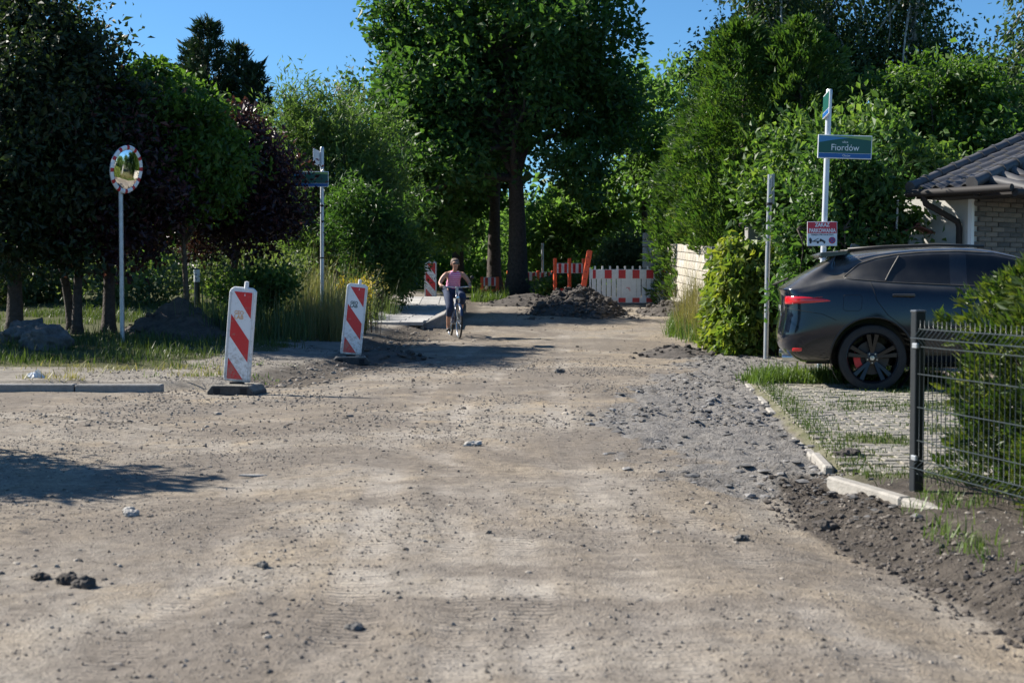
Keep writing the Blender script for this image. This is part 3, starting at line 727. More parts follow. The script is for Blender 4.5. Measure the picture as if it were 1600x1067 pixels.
make_tree('garden_tree', 'shaded green tree behind the house at the right edge', 12.4, 31.0,
          [(0, 0, 3.3, 1.8, 1.5, 1.6), (1.2, 0, 4.2, 1.4, 1.3, 1.2)], 3.0, 0.12, 300, 40, (0.2, 0.2, 0.15), 0.15, M['oak'], M['bark_dark'], 171, limbs=10)

def vine_mound():
    rng = np.random.default_rng(180)
    x0, y0 = 4.35, 24.6
    root = thing('vine_hedge', 'rounded mound of yellow green climbing vine behind the bare grey post', 'hedge', (x0, y0, gz(x0, y0)))
    n = 1500; per = 14
    d = rng.normal(size=(n, 3)); d[:, 2] = np.abs(d[:, 2]); d /= np.linalg.norm(d, axis=1, keepdims=True)
    Rz = np.array([0.98, 1.1, 1.95])
    p = np.sign(d) * np.abs(d) ** 0.72
    C = p * Rz * (1 + 0.07 * np.sin(d[:, :1] * 9) + 0.06 * np.sin(d[:, 2:3] * 11 + d[:, 1:2] * 7)) * rng.uniform(0.86, 1.03, (n, 1))
    C[:, 0] -= 0.12 * C[:, 2] * 0
    P = np.repeat(C, per, 0) + rng.normal(0, 0.055, (n * per, 3))
    T = np.repeat(d * np.array([1, 1, 0.2]), per, 0) * 0.7 + rng.normal(0, 0.5, (n * per, 3)) + np.array([0, 0, -0.7])
    sun_side = np.clip(0.35 - 0.35 * d[:, 0] + 0.2 * d[:, 2], 0, 1) * 0.5  # sunlight on the left and top put into the leaf tint
    tint = np.repeat(rng.random(n) * 0.35 + sun_side, per) + rng.random(n * per) * 0.3
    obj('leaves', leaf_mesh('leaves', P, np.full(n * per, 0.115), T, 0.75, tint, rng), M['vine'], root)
    mb = MB()
    for i in range(26):
        a = rng.random() * 6.28; s = rng.uniform(0.4, 0.8)
        mb.tube([(math.cos(a) * .5, math.sin(a) * .5, -0.1), (math.cos(a) * .75, math.sin(a) * .8, 0.8), (math.cos(a) * s * .7, math.sin(a) * s * .8, 1.65)], [0.02, 0.015, 0.008], 5)
    mb.build('stems', M['bark'], root)
    core = MB(); core.lathe([(0.0, 1.62), (0.45, 1.55), (0.68, 1.2), (0.75, 0.6), (0.72, -0.1)], seg=14)
    core.build('woody_core', M['bark_dark'], root, smooth=True)
vine_mound()

# the conifer shrub behind the wire fence
for i, (lb, bx, by, hh, rr, sd) in enumerate([('yellow green conifer shrub pressed against the wire fence', 3.02, 8.05, 1.28, 0.50, 190),
                                              ('conifer shrub at the right edge behind the wire fence', 3.12, 7.25, 1.42, 0.52, 191),
                                              ('taller conifer shrub behind the fence nearest the car', 3.55, 8.6, 1.50, 0.5, 192)]):
    make_thuja(lb, bx, by, hh, rr, sd, 19000, M['thuja_near'], 0.055, 'conifer shrubs behind the fence', 'conifer_shrub', 'shrub',
               prof=([0, 0.15, 0.5, 0.8, 0.93, 1.0], [0.7, 0.95, 1.0, 0.85, 0.55, 0.12]))

# young trees beyond the left edge of the picture, whose shade falls across the road
make_tree('young_tree', 'young leafy tree past the left edge shading the near road', -6.35, 10.3,
          [(0, 0, 2.0, 0.95, 0.9, 0.85), (0.25, -0.1, 2.7, 0.55, 0.6, 0.5), (-0.3, 0.5, 1.6, 0.8, 0.9, 0.6)], 1.6, 0.05, 300, 40, (0.13, 0.13, 0.11), 0.10, M['oak'], M['bark'], 195, limbs=12)
make_tree('young_tree', 'thin sparse sapling past the left edge throwing streaky shade', -6.5, 8.7,
          [(0, 0, 1.7, 0.5, 0.45, 0.6), (0.2, 0, 2.4, 0.3, 0.35, 0.5)], 2.2, 0.025, 46, 26, (0.10, 0.10, 0.18), 0.08, M['oak'], M['bark'], 196, limbs=10)

# woodland far behind, read as one mass
def woodland():
    rng = np.random.default_rng(200)
    lobes = []
    for i in range(95):
        y = rng.uniform(62, 92); x = rng.uniform(-0.55, 0.62) * y
        if i % 4 == 0: x = rng.uniform(-0.14, 0.14) * y
        px = x / y
        top = 3.9 + 1.2 * rng.random()
        if px < -0.16: top = 5.6 + 1.5 * rng.random()
        if px > 0.12: top = 8.5 + 3.5 * rng.random()
        g = 0.95
        for k in range(3):
            zc = g + top * (0.22 + 0.27 * k)
            lobes.append((x + rng.normal(0, 0.8), y + rng.normal(0, 0.8), zc, 2.6 - 0.5 * k, 2.4 - 0.4 * k, top * 0.2))
    me, C = crown_leaves('distant_woodland', lobes, 3600, 26, (0.5, 0.5, 0.38), 0.42, rng)
    mb = MB()
    for l in lobes[::3]:
        mb.tube([(l[0], l[1], 0.6), (l[0] + .1, l[1], 3.0), (l[0], l[1], 6.0)], [0.17, 0.13, 0.05], 6)
    o = obj('distant_woodland', me, M['wood_far'])
    tag(o, 'mass of green woodland closing the view behind the road', 'woodland', None, 'stuff')
    t = mb.build('trunks', M['bark_dark'], o); tag(t, kind='stuff')
woodland()
def undergrowth(name, label, lobes, ncl, per, clus, size, leaf, seed, **kw):
    rng = np.random.default_rng(seed)
    L2 = []
    for l in lobes:
        L2.append((l[0], l[1], gz(l[0], l[1]) + l[2], l[3], l[4], l[5]))
    me, C = crown_leaves(name, L2, ncl, per, clus, size, rng, **kw)
    o = obj(name, me, leaf); tag(o, label, 'undergrowth', None, 'stuff'); return o
rng = np.random.default_rng(205)
lo = [(rng.uniform(-18, -5.0), rng.uniform(33, 44), rng.uniform(0.3, 0.8), 1.2, 1.0, rng.uniform(0.5, 0.9)) for i in range(46)]
undergrowth('undergrowth', 'sunlit tangle of weeds and saplings behind the left tree trunks', lo, 1500, 26, (0.17, 0.17, 0.2), 0.13, M['weed'], 206, droop=-0.5)
lo = [(rng.uniform(-20, -6.5), rng.uniform(46, 56), rng.uniform(1.0, 2.6), 2.0, 1.6, 1.4) for i in range(34)]
undergrowth('hedgerow', 'dim hedgerow of shrubs behind the left trees', lo, 900, 30, (0.3, 0.3, 0.26), 0.24, M['wood_far'], 207)
lo = [(rng.uniform(-7, 8), rng.uniform(54, 62), rng.uniform(0.8, 2.6), 1.6, 1.4, 1.3) for i in range(40)]
undergrowth('thicket', 'shaded thicket of bushes behind the oak trunks', lo, 620, 34, (0.30, 0.30, 0.26), 0.20, M['oak_pale'], 208)
lo = [(rng.uniform(6, 19), rng.uniform(35, 46), rng.uniform(0.8, 3.2), 1.6, 1.4, 1.5) for i in range(34)]
undergrowth('garden_hedges', 'dark green garden hedges between conifers and house', lo, 900, 32, (0.26, 0.26, 0.22), 0.20, M['wood_far'], 209)

# ------------------------------------------------------------------ grass
def grass(name, label, pts, h, w, leaf, seed, bend=0.5, cat='grass'):
    rng = np.random.default_rng(seed)
    pts = np.asarray(pts); n = len(pts)
    z = ground_h(pts[:, 0], pts[:, 1]) - 0.01
    a = rng.random(n) * 6.283; hh = h * np.exp(rng.normal(0, 0.35, n)) if np.isscalar(h) else h * np.exp(rng.normal(0, 0.3, n))
    d = np.stack([np.cos(a), np.sin(a)], 1)
    ww = (w * np.exp(rng.normal(0, 0.25, n)))[:, None]
    b = np.concatenate([pts[:, :2], z[:, None]], 1)
    s = np.concatenate([-d[:, 1:], d[:, :1], np.zeros((n, 1))], 1) * ww * 0.5
    lean = (np.abs(rng.normal(0, bend, n)) * hh)[:, None]
    dd = np.concatenate([d, np.zeros((n, 1))], 1)
    up = np.array([0, 0, 1.0]) * hh[:, None]
    m = b + dd * lean * 0.35 + up * 0.6
    t = b + dd * lean + up * (1 - 0.25 * np.minimum(1, (lean / hh[:, None])))
    V = np.stack([b - s, b + s, m + s * 0.7, m - s * 0.7, m - s * 0.7, m + s * 0.7, t + s * 0.08, t - s * 0.08], 1).reshape(-1, 3)
    F = np.arange(8 * n, dtype=np.int32).reshape(n * 2, 4)
    cl = fbm(pts[:, 0] * 1.5, pts[:, 1] * 1.5, 3, seed) + 0.5
    tint = np.clip(0.55 * cl + 0.45 * rng.random(n), 0, 1)
    o = obj(name, mesh_np(name, V, F, False, {'tint': np.repeat(tint, 8)}), leaf)
    return tag(o, label, cat, None, 'stuff')
def scatter(n, x0, x1, y0, y1, keep, rng):
    x = rng.uniform(x0, x1, n); y = rng.uniform(y0, y1, n)
    k = keep(x, y) > rng.random(n)
    return np.stack([x[k], y[k]], 1)
rng = np.random.default_rng(220)
def left_grass(x, y):
    nn = fbm(x * 0.8, y * 0.8, 4, 90)
    return sstep(1.6, 2.6, edge_left(y) - x + 2.2 * nn) * sstep(18.6, 20.4, y + 2.0 * nn)
p = scatter(60000, -12, -2.4, 18.5, 36, lambda x, y: left_grass(x, y) * sstep(-0.10, 0.14, fbm(x * 0.9, y * 0.9, 4, 33)), rng)
grass('verge_grass', 'long green grass on the left verge below the trees', p, 0.13, 0.012, M['verge'], 221, 0.6)
# tall weedy grass along the path behind the second striped board
p = scatter(16000, -6.2, -2.6, 25.0, 33.5, lambda x, y: sstep(0.9, 1.6, edge_left(y) - x) * sstep(3.9, 3.2, edge_left(y) - x) * (fbm(x * 1.2, y * 1.2, 3, 4) > -0.06), rng)
grass('tall_weeds', 'tall seeding grass and weeds around the foot of the far street sign', p, 0.55, 0.012, M['weed'], 222, 0.35)
p = scatter(9000, -4.4, -3.0, 25.5, 31.0, lambda x, y: (fbm(x * 1.5, y * 1.5, 3, 14) > 0.02), rng)
grass('dry_weeds', 'straw coloured seed heads beside the second striped board', p, 0.75, 0.009, M['dry_grass'], 223, 0.25)
def right_grass(x, y):
    nn = fbm(x * 1.2, y * 1.2, 3, 91)
    return sstep(0.0, 0.4, x - edge_right(y) + 0.7 * nn)
p = scatter(15000, 2.6, 4.6, 24.2, 33.0, lambda x, y: right_grass(x, y) * sstep(1.9, 1.2, x - edge_right(y)), rng)
grass('roadside_grass', 'bright green grass at the foot of the vine and conifers', p, 0.26, 0.013, M['grass'], 224, 0.5)
p = scatter(15000, 2.9, 4.4, 25.2, 32.0, lambda x, y: sstep(0.15, 0.6, x - edge_right(y)) * sstep(1.4, 1.0, x - edge_right(y)) * sstep(-0.08, 0.12, fbm(x * 2.2, y * 1.4, 3, 72)), rng)
grass('dry_grass', 'tall dry straw grass between block wall and vine mound', p, 0.72, 0.010, M['dry_grass'], 225, 0.55)
# strip behind the tail of the car and tufts in the drive
p = scatter(13000, 2.75, 5.2, 16.7, 18.2, lambda x, y: sstep(0, 0.25, x - 2.85 - 0.25 * fbm(x * 4, y * 4, 2, 2)) * sstep(16.7, 17.0, y) * sstep(18.2, 17.9, y), rng)
grass('grass_strip', 'bright strip of grass behind the tail of the car', p, 0.135, 0.013, M['grass'], 226, 0.6)
p = scatter(46000, 2.0, 5.5, 8.6, 17.2, lambda x, y: sstep(0.06, 0.14, x - edge_right(y)) * np.clip(np.maximum(sstep(0.5, 0.12, x - edge_right(y)), sstep(0.02, 0.22, fbm(x * 1.4, y * 1.4, 4, 66))) + 0.06, 0, 1), rng)
grass('drive_grass', 'short grass growing in the joints of the paved drive', p, 0.042, 0.008, M['verge'], 227, 0.8)
p = scatter(5200, 2.0, 3.4, 5.2, 8.4, lambda x, y: sstep(0.1, 0.35, x - edge_right(y) + 0.5) * sstep(0.02, 0.2, fbm(x * 2.2, y * 2.2, 3, 68)), rng)
grass('corner_grass', 'ragged grass tufts along the edging by the wire fence', p, 0.07, 0.007, M['grass'], 228, 0.7)
p = scatter(2600, -1.2, 1.0, 41.3, 44.5, lambda x, y: np.ones(len(x)), rng)
grass('oak_foot_grass', 'bright tuft of grass left of the oak trunk', p[(p[:, 0] < -0.1)], 0.24, 0.02, M['grass'], 229, 0.5)
p = scatter(1500, -5.0, -2.9, 17.2, 19.6, lambda x, y: sstep(0.06, 0.2, fbm(x * 1.6, y * 1.6, 3, 70)), rng)
grass('shoulder_grass', 'thin low grass tufts on the trampled left shoulder', p, 0.06, 0.010, M['grass'], 230, 0.7)
p = scatter(4200, -10.0, -3.6, 16.5, 19.4, lambda x, y: sstep(-0.02, 0.18, fbm(x * 1.3, y * 1.3, 3, 73)), rng)
grass('straw_litter', 'dead straw and dry grass lying behind the left kerb', p, 0.10, 0.009, M['dry_grass'], 231, 2.2)
# goldenrod and bare stalks behind the second board
def flower_clump(name, label, x, y, n, h, seed, flower=True):
    rng = np.random.default_rng(seed)
    root = thing(name, label, 'plant', (x, y, gz(x, y)))
    st = MB(); P = []; T = []; LP = []; LT = []
    for i in range(n):
        a = rng.random() * 6.28; r0 = rng.random() * 0.22; hh = h * rng.uniform(0.75, 1.1)
        b = Vector((math.cos(a) * r0, math.sin(a) * r0, -0.02)); t = Vector((b.x * 1.9, b.y * 1.9, hh))
        st.tube([b, b.lerp(t, 0.5) + Vector((0, 0, 0.02)), t], [0.007, 0.006, 0.004], 5)
        for k in range(26):
            u = rng.uniform(0.15, 0.95); q = b.lerp(t, u); LP.append(q); LT.append(rng.normal(0, 1, 3) + np.array([0, 0, 0.3]))
        for k in range(70 if flower else 26):
            q = t + Vector(rng.normal(0, 1, 3)) * 0.06 + Vector((0, 0, -abs(rng.normal()) * 0.08)); P.append(q); T.append(rng.normal(0, 1, 3) + np.array([0, 0, 0.7]))
    st.build('stems', M['bark'] if not flower else mat('green_stem', (0.07, 0.10, 0.03), 0.8), root)
    obj('leaves', leaf_mesh('leaves', np.array(LP), np.full(len(LP), 0.09), np.array(LT), 0.25, None, rng), M['weed'], root)
    fo_ = obj('flowers' if flower else 'seed_heads', leaf_mesh('flowers', np.array(P), np.full(len(P), 0.04), np.array(T), 0.7, None, rng), M['yellow'] if flower else M['dry_grass'], root); fo_['kind'] = 'stuff'
flower_clump('goldenrod', 'yellow flowering goldenrod clump behind the second striped board', -3.05, 28.6, 12, 1.02, 240)
flower_clump('seeding_stalks', 'tall bare brown seed stalks rising right of the goldenrod', -2.75, 28.9, 7, 1.3, 241, False)
make_tree('bright_shrub', 'bright leaved low shrub under the purple plum by the far sign', -4.95, 26.6,
          [(0, 0, 0.75, 0.75, 0.5, 0.42), (0.5, 0, 1.0, 0.5, 0.4, 0.28)], 0.7, 0.02, 150, 34, (0.10, 0.10, 0.08), 0.085, M['hazel'], M['bark'], 245, limbs=12, stems=4, cat='shrub')
# ------------------------------------------------------------------ lettering
def text_mesh(name, body, size, mat_, parent, loc, width=None, align='CENTER', bold=0.0, normal_y=-1):
    cu = bpy.data.curves.new(name, 'FONT'); cu.body = body; cu.size = size; cu.align_x = align; cu.align_y = 'CENTER'
    cu.offset = bold; cu.resolution_u = 3
    tmp = bpy.data.objects.new(name, cu); COL.objects.link(tmp)
    dg = bpy.context.evaluated_depsgraph_get()
    me = bpy.data.meshes.new_from_object(tmp.evaluated_get(dg))
    bpy.data.objects.remove(tmp); bpy.data.curves.remove(cu)
    n = len(me.vertices); co = np.zeros(n * 3); me.vertices.foreach_get('co', co); co = co.reshape(-1, 3)
    if width:
        w = co[:, 0].max() - co[:, 0].min(); co[:, 0] *= width / w
    V = np.stack([co[:, 0], np.zeros(n), co[:, 1]], 1)      # stands in the xz plane, reads from -y
    me.vertices.foreach_set('co', V.ravel()); me.update()
    me.materials.clear()
    o = obj(name, me, mat_, parent); o.location = loc
    return o

M['ink_orange'] = mat('orange_ink', (0.72, 0.42, 0.22), 0.6)
M['ink_dark'] = mat('dark_green_ink', (0.06, 0.11, 0.10), 0.6)
M['ink_white'] = mat('white_print', (0.82, 0.84, 0.85), 0.5)
M['ink_black'] = mat('black_print', (0.02, 0.02, 0.025), 0.5)
M['sign_green'] = mat('sign_green', (0.006, 0.085, 0.065), 0.35)
M['sign_blue'] = mat('sign_blue', (0.01, 0.10, 0.33), 0.35)
M['sign_skyblue'] = mat('sign_light_blue', (0.05, 0.22, 0.45), 0.35)
M['sign_lime'] = mat('sign_lime', (0.22, 0.36, 0.10), 0.35)
M['sign_white'] = mat('sign_white', (0.78, 0.80, 0.82), 0.4)
M['sign_back'] = mat('sign_back', (0.45, 0.47, 0.49), 0.4, metal=0.4)
M['sign_red'] = mat('sign_red', (0.60, 0.025, 0.05), 0.4)

M['board_body'] = muddy('guide_board_body', (0.70, 0.71, 0.71)); M['board_white'] = muddy('guide_board_film', (0.78, 0.80, 0.82), 0.35); M['board_red'] = muddy('guide_board_red_film', (0.60, 0.022, 0.028), 0.35)
# ------------------------------------------------------------------ striped guide boards on rubber feet
def guide_board(label, x, y, rotz, tilt, ink, h=1.0, w=0.25, red='red', foot=True, dark_edge=False, lift=0.0):
    z0 = gz(x, y)
    root = thing('guide_board', label, 'guide board', (x, y, z0 - 0.015 + lift), rotz, 'red and white guide boards')
    root.rotation_euler = (0, 0, rotz)
    zb = 0.15 if foot else 0.02
    if foot:
        f = MB()
        prof = [(-0.28, 0), (0.28, 0), (0.28, 0.05), (0.22, 0.125), (-0.22, 0.125), (-0.28, 0.05)]
        f.prism(prof, -0.20, 0.20)
        fo = f.build('foot', M['rubber'], root, bevel=0.012)
        for sx in (-0.16, 0.16):
            s = MB(); s.box((0, 0, 0), (0.075, 0.012, 0.07), Matrix.Rotation(0.0, 3, 'X')); so = s.build('grip_slot', M['slot'], fo); so.location = (sx, -0.199, 0.055)
            s = MB(); s.box((0, 0, 0), (0.075, 0.17, 0.012)); so = s.build('grip_slot', M['slot'], fo); so.location = (sx, -0.06, 0.122)
        s = MB(); s.box((0, 0, 0.12), (0.14, 0.10, 0.05)); s.build('socket', M['slot'], fo)
    b = bpy.data.objects.new('board', None)
    body = MB()
    W = w / 2 + 0.032
    poly = [(-W, 0), (W, 0), (W, h + 0.03), (W - 0.045, h + 0.065), (-W + 0.045, h + 0.065), (-W, h + 0.03)]
    body.prism(poly, -0.022, 0.022)
    bo = body.build('board', M['sign_back'] if dark_edge else M['board_body'], root, bevel=0.012, segs=2)
    bo.location = (0, 0, zb); bo.rotation_euler = (0, tilt, 0)
    if not dark_edge:
        rim = MB()
        for sx in (-1, 1):
            rim.box((sx * (W - 0.011), -0.026, h / 2 + 0.02), (0.022, 0.012, h - 0.02))
        rim.build('rim', M['board_body'], bo, bevel=0.004)
    face = MB(); face.box((0, -0.024, h / 2 + 0.02), (w, 0.003, h)); face.build('reflective_face', M['board_white'], bo)
    # three slanting red stripes, clipped to the face, falling to the right
    def clip(poly, lo, hi):
        for lim, sign in ((lo, 1), (hi, -1)):
            out = []
            for i in range(len(poly)):
                a, c = poly[i], poly[(i + 1) % len(poly)]
                ia, ic = sign * (a[1] - lim) >= 0, sign * (c[1] - lim) >= 0
                if ia: out.append(a)
                if ia != ic:
                    t = (lim - a[1]) / (c[1] - a[1]); out.append((a[0] + t * (c[0] - a[0]), lim))
            poly = out
        return poly
    hw = w / 2 - 0.008
    slope = 1.12 * w
    for k, zt in enumerate((h * 1.0 + 0.26 * w / 0.25 * 0.0 + 0.01, h * 0.735, h * 0.25)):
        # left edge spans [zt-0.245, zt] and drops by slope towards the right edge
        band = 0.245
        lt = {0: h + 0.245, 1: h * 0.755, 2: h * 0.262}[k]
        poly = [(-hw, lt), (hw, lt - slope), (hw, lt - slope - band), (-hw, lt - band)]
        if k == 0: poly = [(-hw + 0.01, h + 0.02), (hw, h + 0.02), (hw, h - slope + 0.0)]
        if k == 2: poly = [(-hw, lt), (hw, lt - slope), (hw, -0.5), (-hw, -0.5)]
        poly = clip(poly, 0.028, h + 0.012)
        if len(poly) >= 3:
            s = MB(); s.prism(poly, -0.0285, -0.0265); s.build('red_stripe', M['board_red'], bo)
    if ink:
        text_mesh('lettering', 'GEO', 0.062, M[ink], bo, (-0.025, -0.0275, h * 0.775), 0.11, bold=0.002)
        text_mesh('lettering', 'LAB', 0.062, M[ink], bo, (-0.025, -0.0275, h * 0.725), 0.11, bold=0.002)
        l = MB(); l.lathe([(0.0, 0.165), (0.024, 0.16), (0.028, 0.05), (0.03, 0.0)], seg=12); lo_ = l.build('lamp_spigot', M['white'], bo, smooth='auto'); lo_.location = (0.03, 0, h - 0.03)
    return root
guide_board('red and white striped board, nearer one, orange lettering, on a grey rubber foot', -3.10, 16.0, R(-12), R(5.0), 'ink_orange')
guide_board('red and white striped board with dark lettering, second from the left', -2.42, 21.3, R(8), R(6.0), 'ink_dark')
guide_board('distant red and white striped board just behind the cyclist', -2.42, 42.3, R(4), R(0), None, h=1.0, w=0.30, red='red_dark', foot=False, dark_edge=True)

# ------------------------------------------------------------------ street name signs
def sign_plate(parent, w, h, t=0.02):
    b = MB(); b.box((0, 0, 0), (w, t, h)); return b.build('name_plate', M['sign_white'], parent, bevel=0.003)
def name_sign(label, x, y, name, dirn, zc, top, lean, zakaz=False):
    z0 = gz(x, y)
    root = thing('street_sign', label, 'street sign', (x, y, z0))
    root.rotation_euler = (0, lean, 0)
    p = MB(); p.tube([(0, 0, -0.25), (0, 0, top)], 0.037, 16); p.build('post', M['pole_white'], root, smooth='auto')
    c = MB(); c.lathe([(0.0, top + 0.02), (0.03, top + 0.018), (0.041, top), (0.041, top - 0.05)], seg=16); c.build('post_cap', M['zinc'], root, smooth='auto')
    W, H = 0.70, 0.305
    pl = sign_plate(root, W, H); pl.location = (dirn * 0.215, -0.055, zc)
    y1 = -0.0118
    g = MB(); g.box((0, 0, 0), (W - 0.022, 0.003, H - 0.085)); go = g.build('green_field', M['sign_green'], pl); go.location = (0, y1, 0.030)
    bl = MB(); bl.box((0, 0, 0), (W - 0.022, 0.003, 0.056)); bo = bl.build('blue_band', M['sign_blue'], pl); bo.location = (0, y1, -0.113)
    # the sweeping bands along the upper edge
    n = 14
    def sweep(name, f0, f1, mm, off):
        poly = [(-W / 2 + 0.011 + (W - 0.022) * i / n, f0(i / n)) for i in range(n + 1)] + [(-W / 2 + 0.011 + (W - 0.022) * i / n, f1(i / n)) for i in range(n, -1, -1)]
        s = MB(); s.prism(poly, y1 - off - 0.001, y1 - off); s.build(name, mm, pl)
    tp = H / 2 - 0.013
    sweep('blue_sweep', lambda t: tp - 0.085 * (1 - t) ** 1.6 - 0.001, lambda t: tp, M['sign_skyblue'], 0.0025)
    sweep('lime_sweep', lambda t: tp - 0.050 * t ** 1.5 - 0.001, lambda t: tp, M['sign_lime'], 0.0040)
    if name:
        text_mesh('lettering', 'ulica', 0.042, M['ink_white'], pl, (0.0, y1 - 0.0055, 0.062))
        text_mesh('lettering', name, 0.118, M['ink_white'], pl, (0.0, y1 - 0.0055, -0.012), 0.36)
        text_mesh('lettering', 'Osów', 0.042, M['ink_white'], pl, (0.02, y1 - 0.0055, -0.113))
    # second plate on top, turned along the other street
    q = sign_plate(root, 0.68, 0.30); q.location = (0.0, 0.0, top - 0.215)
    q.rotation_euler = (0, 0, R(-96) if dirn > 0 else R(-93))
    off = Matrix.Rotation(q.rotation_euler.z, 3, 'Z') @ Vector((0.26, -0.055, 0)); q.location = (off.x, off.y, top - 0.215)
    for mm, hh, zz in ((M['sign_green'], 0.21, 0.03), (M['sign_blue'], 0.056, -0.113)):
        g = MB(); g.box((0, -0.0118, zz), (0.65, 0.003, hh)); g.build('printed_field', mm, q)
    for zz in ([zc - 0.08, zc + 0.08] + ([1.45] if dirn < 0 else [])):
        k = MB(); k.lathe([(0.037, zz - 0.012), (0.043, zz - 0.012), (0.043, zz + 0.012), (0.037, zz + 0.012)], seg=16); k.build('clamp', M['zinc'] if zz != 1.45 else M['slot'], root, smooth='auto')
    return root
fs = name_sign('green street name sign on a pale post beside the parked car', 4.02, 18.6, 'Fiordów', 1, 2.99, 3.72, R(1.6))
name_sign('far street name sign on pale post half hidden by purple leaves', -3.78, 28.3, None, -1, 3.00, 3.62, R(0.3))
# no parking board hung on the same post
zk = thing('parking_notice', 'small red and white no parking notice fixed low on the right sign post', 'notice', (4.03, 18.525, gz(4.02, 18.6) + 1.86), R(-3))
pb = MB(); pb.box((0, 0, 0), (0.385, 0.012, 0.315)); pb.build('plate', M['sign_white'], zk, bevel=0.002)
rd = MB(); rd.box((0, -0.0075, 0.079), (0.372, 0.003, 0.144)); rd.build('red_field', M['sign_red'], zk)
text_mesh('lettering', 'ZAKAZ', 0.070, M['ink_white'], zk, (0, -0.010, 0.114), 0.19, bold=0.0022)
text_mesh('lettering', 'PARKOWANIA', 0.072, M['ink_white'], zk, (0, -0.010, 0.040), 0.345, bold=0.0022)
text_mesh('lettering', 'TEREN PRYWATNY', 0.030, M['ink_black'], zk, (0, -0.0075, -0.014), 0.30, bold=0.0008)
tk = MB(); y_ = -0.0078   # tow truck pictogram
tk.box((-0.095, y_, -0.098), (0.13, 0.002, 0.012)); tk.box((-0.15, y_, -0.082), (0.034, 0.002, 0.034)); tk.box((-0.155, y_, -0.060), (0.020, 0.002, 0.014))
for cx in (-0.15, -0.055): tk.lathe([(0.0, y_ - 0.001), (0.014, y_ - 0.001), (0.014, y_ + 0.001)], axis='y', seg=12, c=(cx, 0, -0.112))
tk.box((-0.085, y_, -0.080), (0.085, 0.002, 0.008), Matrix.Rotation(R(-28), 3, 'Y'))
tk.box((0.005, y_, -0.090), (0.075, 0.002, 0.024), Matrix.Rotation(R(28), 3, 'Y'))
for cx, cz in ((-0.02, -0.092), (0.03, -0.118)): tk.lathe([(0.0, y_ - 0.001), (0.011, y_ - 0.001), (0.011, y_ + 0.001)], axis='y', seg=12, c=(cx, 0, cz))
tk.build('tow_truck_symbol', M['ink_black'], zk)
ds = MB(); ds.lathe([(0.0, y_ - 0.001), (0.044, y_ - 0.001), (0.044, y_ + 0.001)], axis='y', seg=24, c=(0.128, 0, -0.085)); ds.build('no_stopping_symbol', M['sign_red'], zk)
d2 = MB(); d2.lathe([(0.0, y_ - 0.0025), (0.034, y_ - 0.0025), (0.034, y_ - 0.0012)], axis='y', seg=24, c=(0.128, 0, -0.085)); d2.build('blue_disc', M['sign_blue'], zk)
d3 = MB()
for an in (45, -45): d3.box((0.128, y_ - 0.0035, -0.085), (0.07, 0.0012, 0.009), Matrix.Rotation(R(an), 3, 'Y'))
d3.build('red_cross', M['sign_red'], zk)

# ------------------------------------------------------------------ bare posts
px_, py_ = 4.09, 22.9
o = thing('bare_post', 'plain grey steel post without a sign before the vine mound', 'post', (px_, py_, gz(px_, py_)))
b = MB(); b.tube([(0, 0, -0.2), (0.02, 0, 1.6), (0.05, 0, 2.95)], 0.040, 12); b.build('shaft', M['zinc'], o, smooth='auto')
b = MB(); b.box((0.10, 0, 2.72), (0.035, 0.05, 0.48)); b.build('sign_rail', M['zinc'], o)
b = MB(); b.lathe([(0.040, 2.46), (0.052, 2.46), (0.052, 2.50), (0.040, 2.50)], seg=12, c=(0.04, 0, 0)); b.build('clamp', M['slot'], o)
mx_, my_ = -6.02, 27.2
o = thing('marker_post', 'short black post with a small white label at its top', 'marker post', (mx_, my_, gz(mx_, my_)))
b = MB(); b.tube([(0, 0, -0.2), (0, 0, 1.18)], 0.058, 12); b.build('shaft', M['black_metal'], o, smooth='auto')
b = MB(); b.lathe([(0.060, 0.92), (0.061, 0.925), (0.061, 1.15), (0.060, 1.155)], seg=16); b.build('label_sleeve', M['sign_white'], o, smooth='auto')
text_mesh('lettering', 'ā', 0.01, M['ink_black'], o, (0, -0.03, 1.0)) if False else None
t = MB(); t.box((0, -0.0625, 1.06), (0.04, 0.002, 0.022)); t.box((0, -0.0625, 0.99), (0.05, 0.002, 0.014)); t.box((0.004, -0.0625, 0.965), (0.014, 0.002, 0.03)); t.build('printed_marks', M['sign_blue'], o)
fx_, fy_ = 1.05, 49.0
o = thing('far_post', 'thin grey post far off right of the oak trunk', 'post', (fx_, fy_, gz(fx_, fy_)))
b = MB(); b.tube([(0, 0, -0.2), (0, 0, 1.75)], 0.045, 10); b.build('shaft', M['zinc'], o, smooth='auto')
b = MB(); b.lathe([(0, 1.77), (0.04, 1.765), (0.048, 1.74), (0.048, 1.70)], seg=10); b.build('cap', M['zinc'], o, smooth='auto')

# ------------------------------------------------------------------ traffic mirror
mz = gz(-6.47, 23.6)
mr = thing('traffic_mirror', 'round convex traffic mirror with red and white rim on a grey post', 'mirror', (-6.47, 23.6, mz))
b = MB(); b.tube([(0, 0, -0.25), (0, 0, 2.95)], 0.038, 14); b.build('post', M['zinc'], mr, smooth='auto')
hd = bpy.data.objects.new('mirror_head', None)
MH = Matrix.Rotation(R(66), 3, 'Z') @ Matrix.Rotation(R(8), 3, 'X')
m_glass = mat('mirror_glass', (0.86, 0.88, 0.9), 0.03, metal=1.0)
back = MB(); back.lathe([(0.0, 0.09), (0.25, 0.075), (0.40, 0.02), (0.425, -0.01), (0.425, -0.03), (0.405, -0.04)], axis='y', seg=40)
bk = back.build('back_shell', M['sign_back'], mr, smooth='auto')
gl = MB(); gl.lathe([(0.001, -0.075), (0.12, -0.071), (0.22, -0.061), (0.30, -0.048), (0.345, -0.038)], axis='y', seg=40)
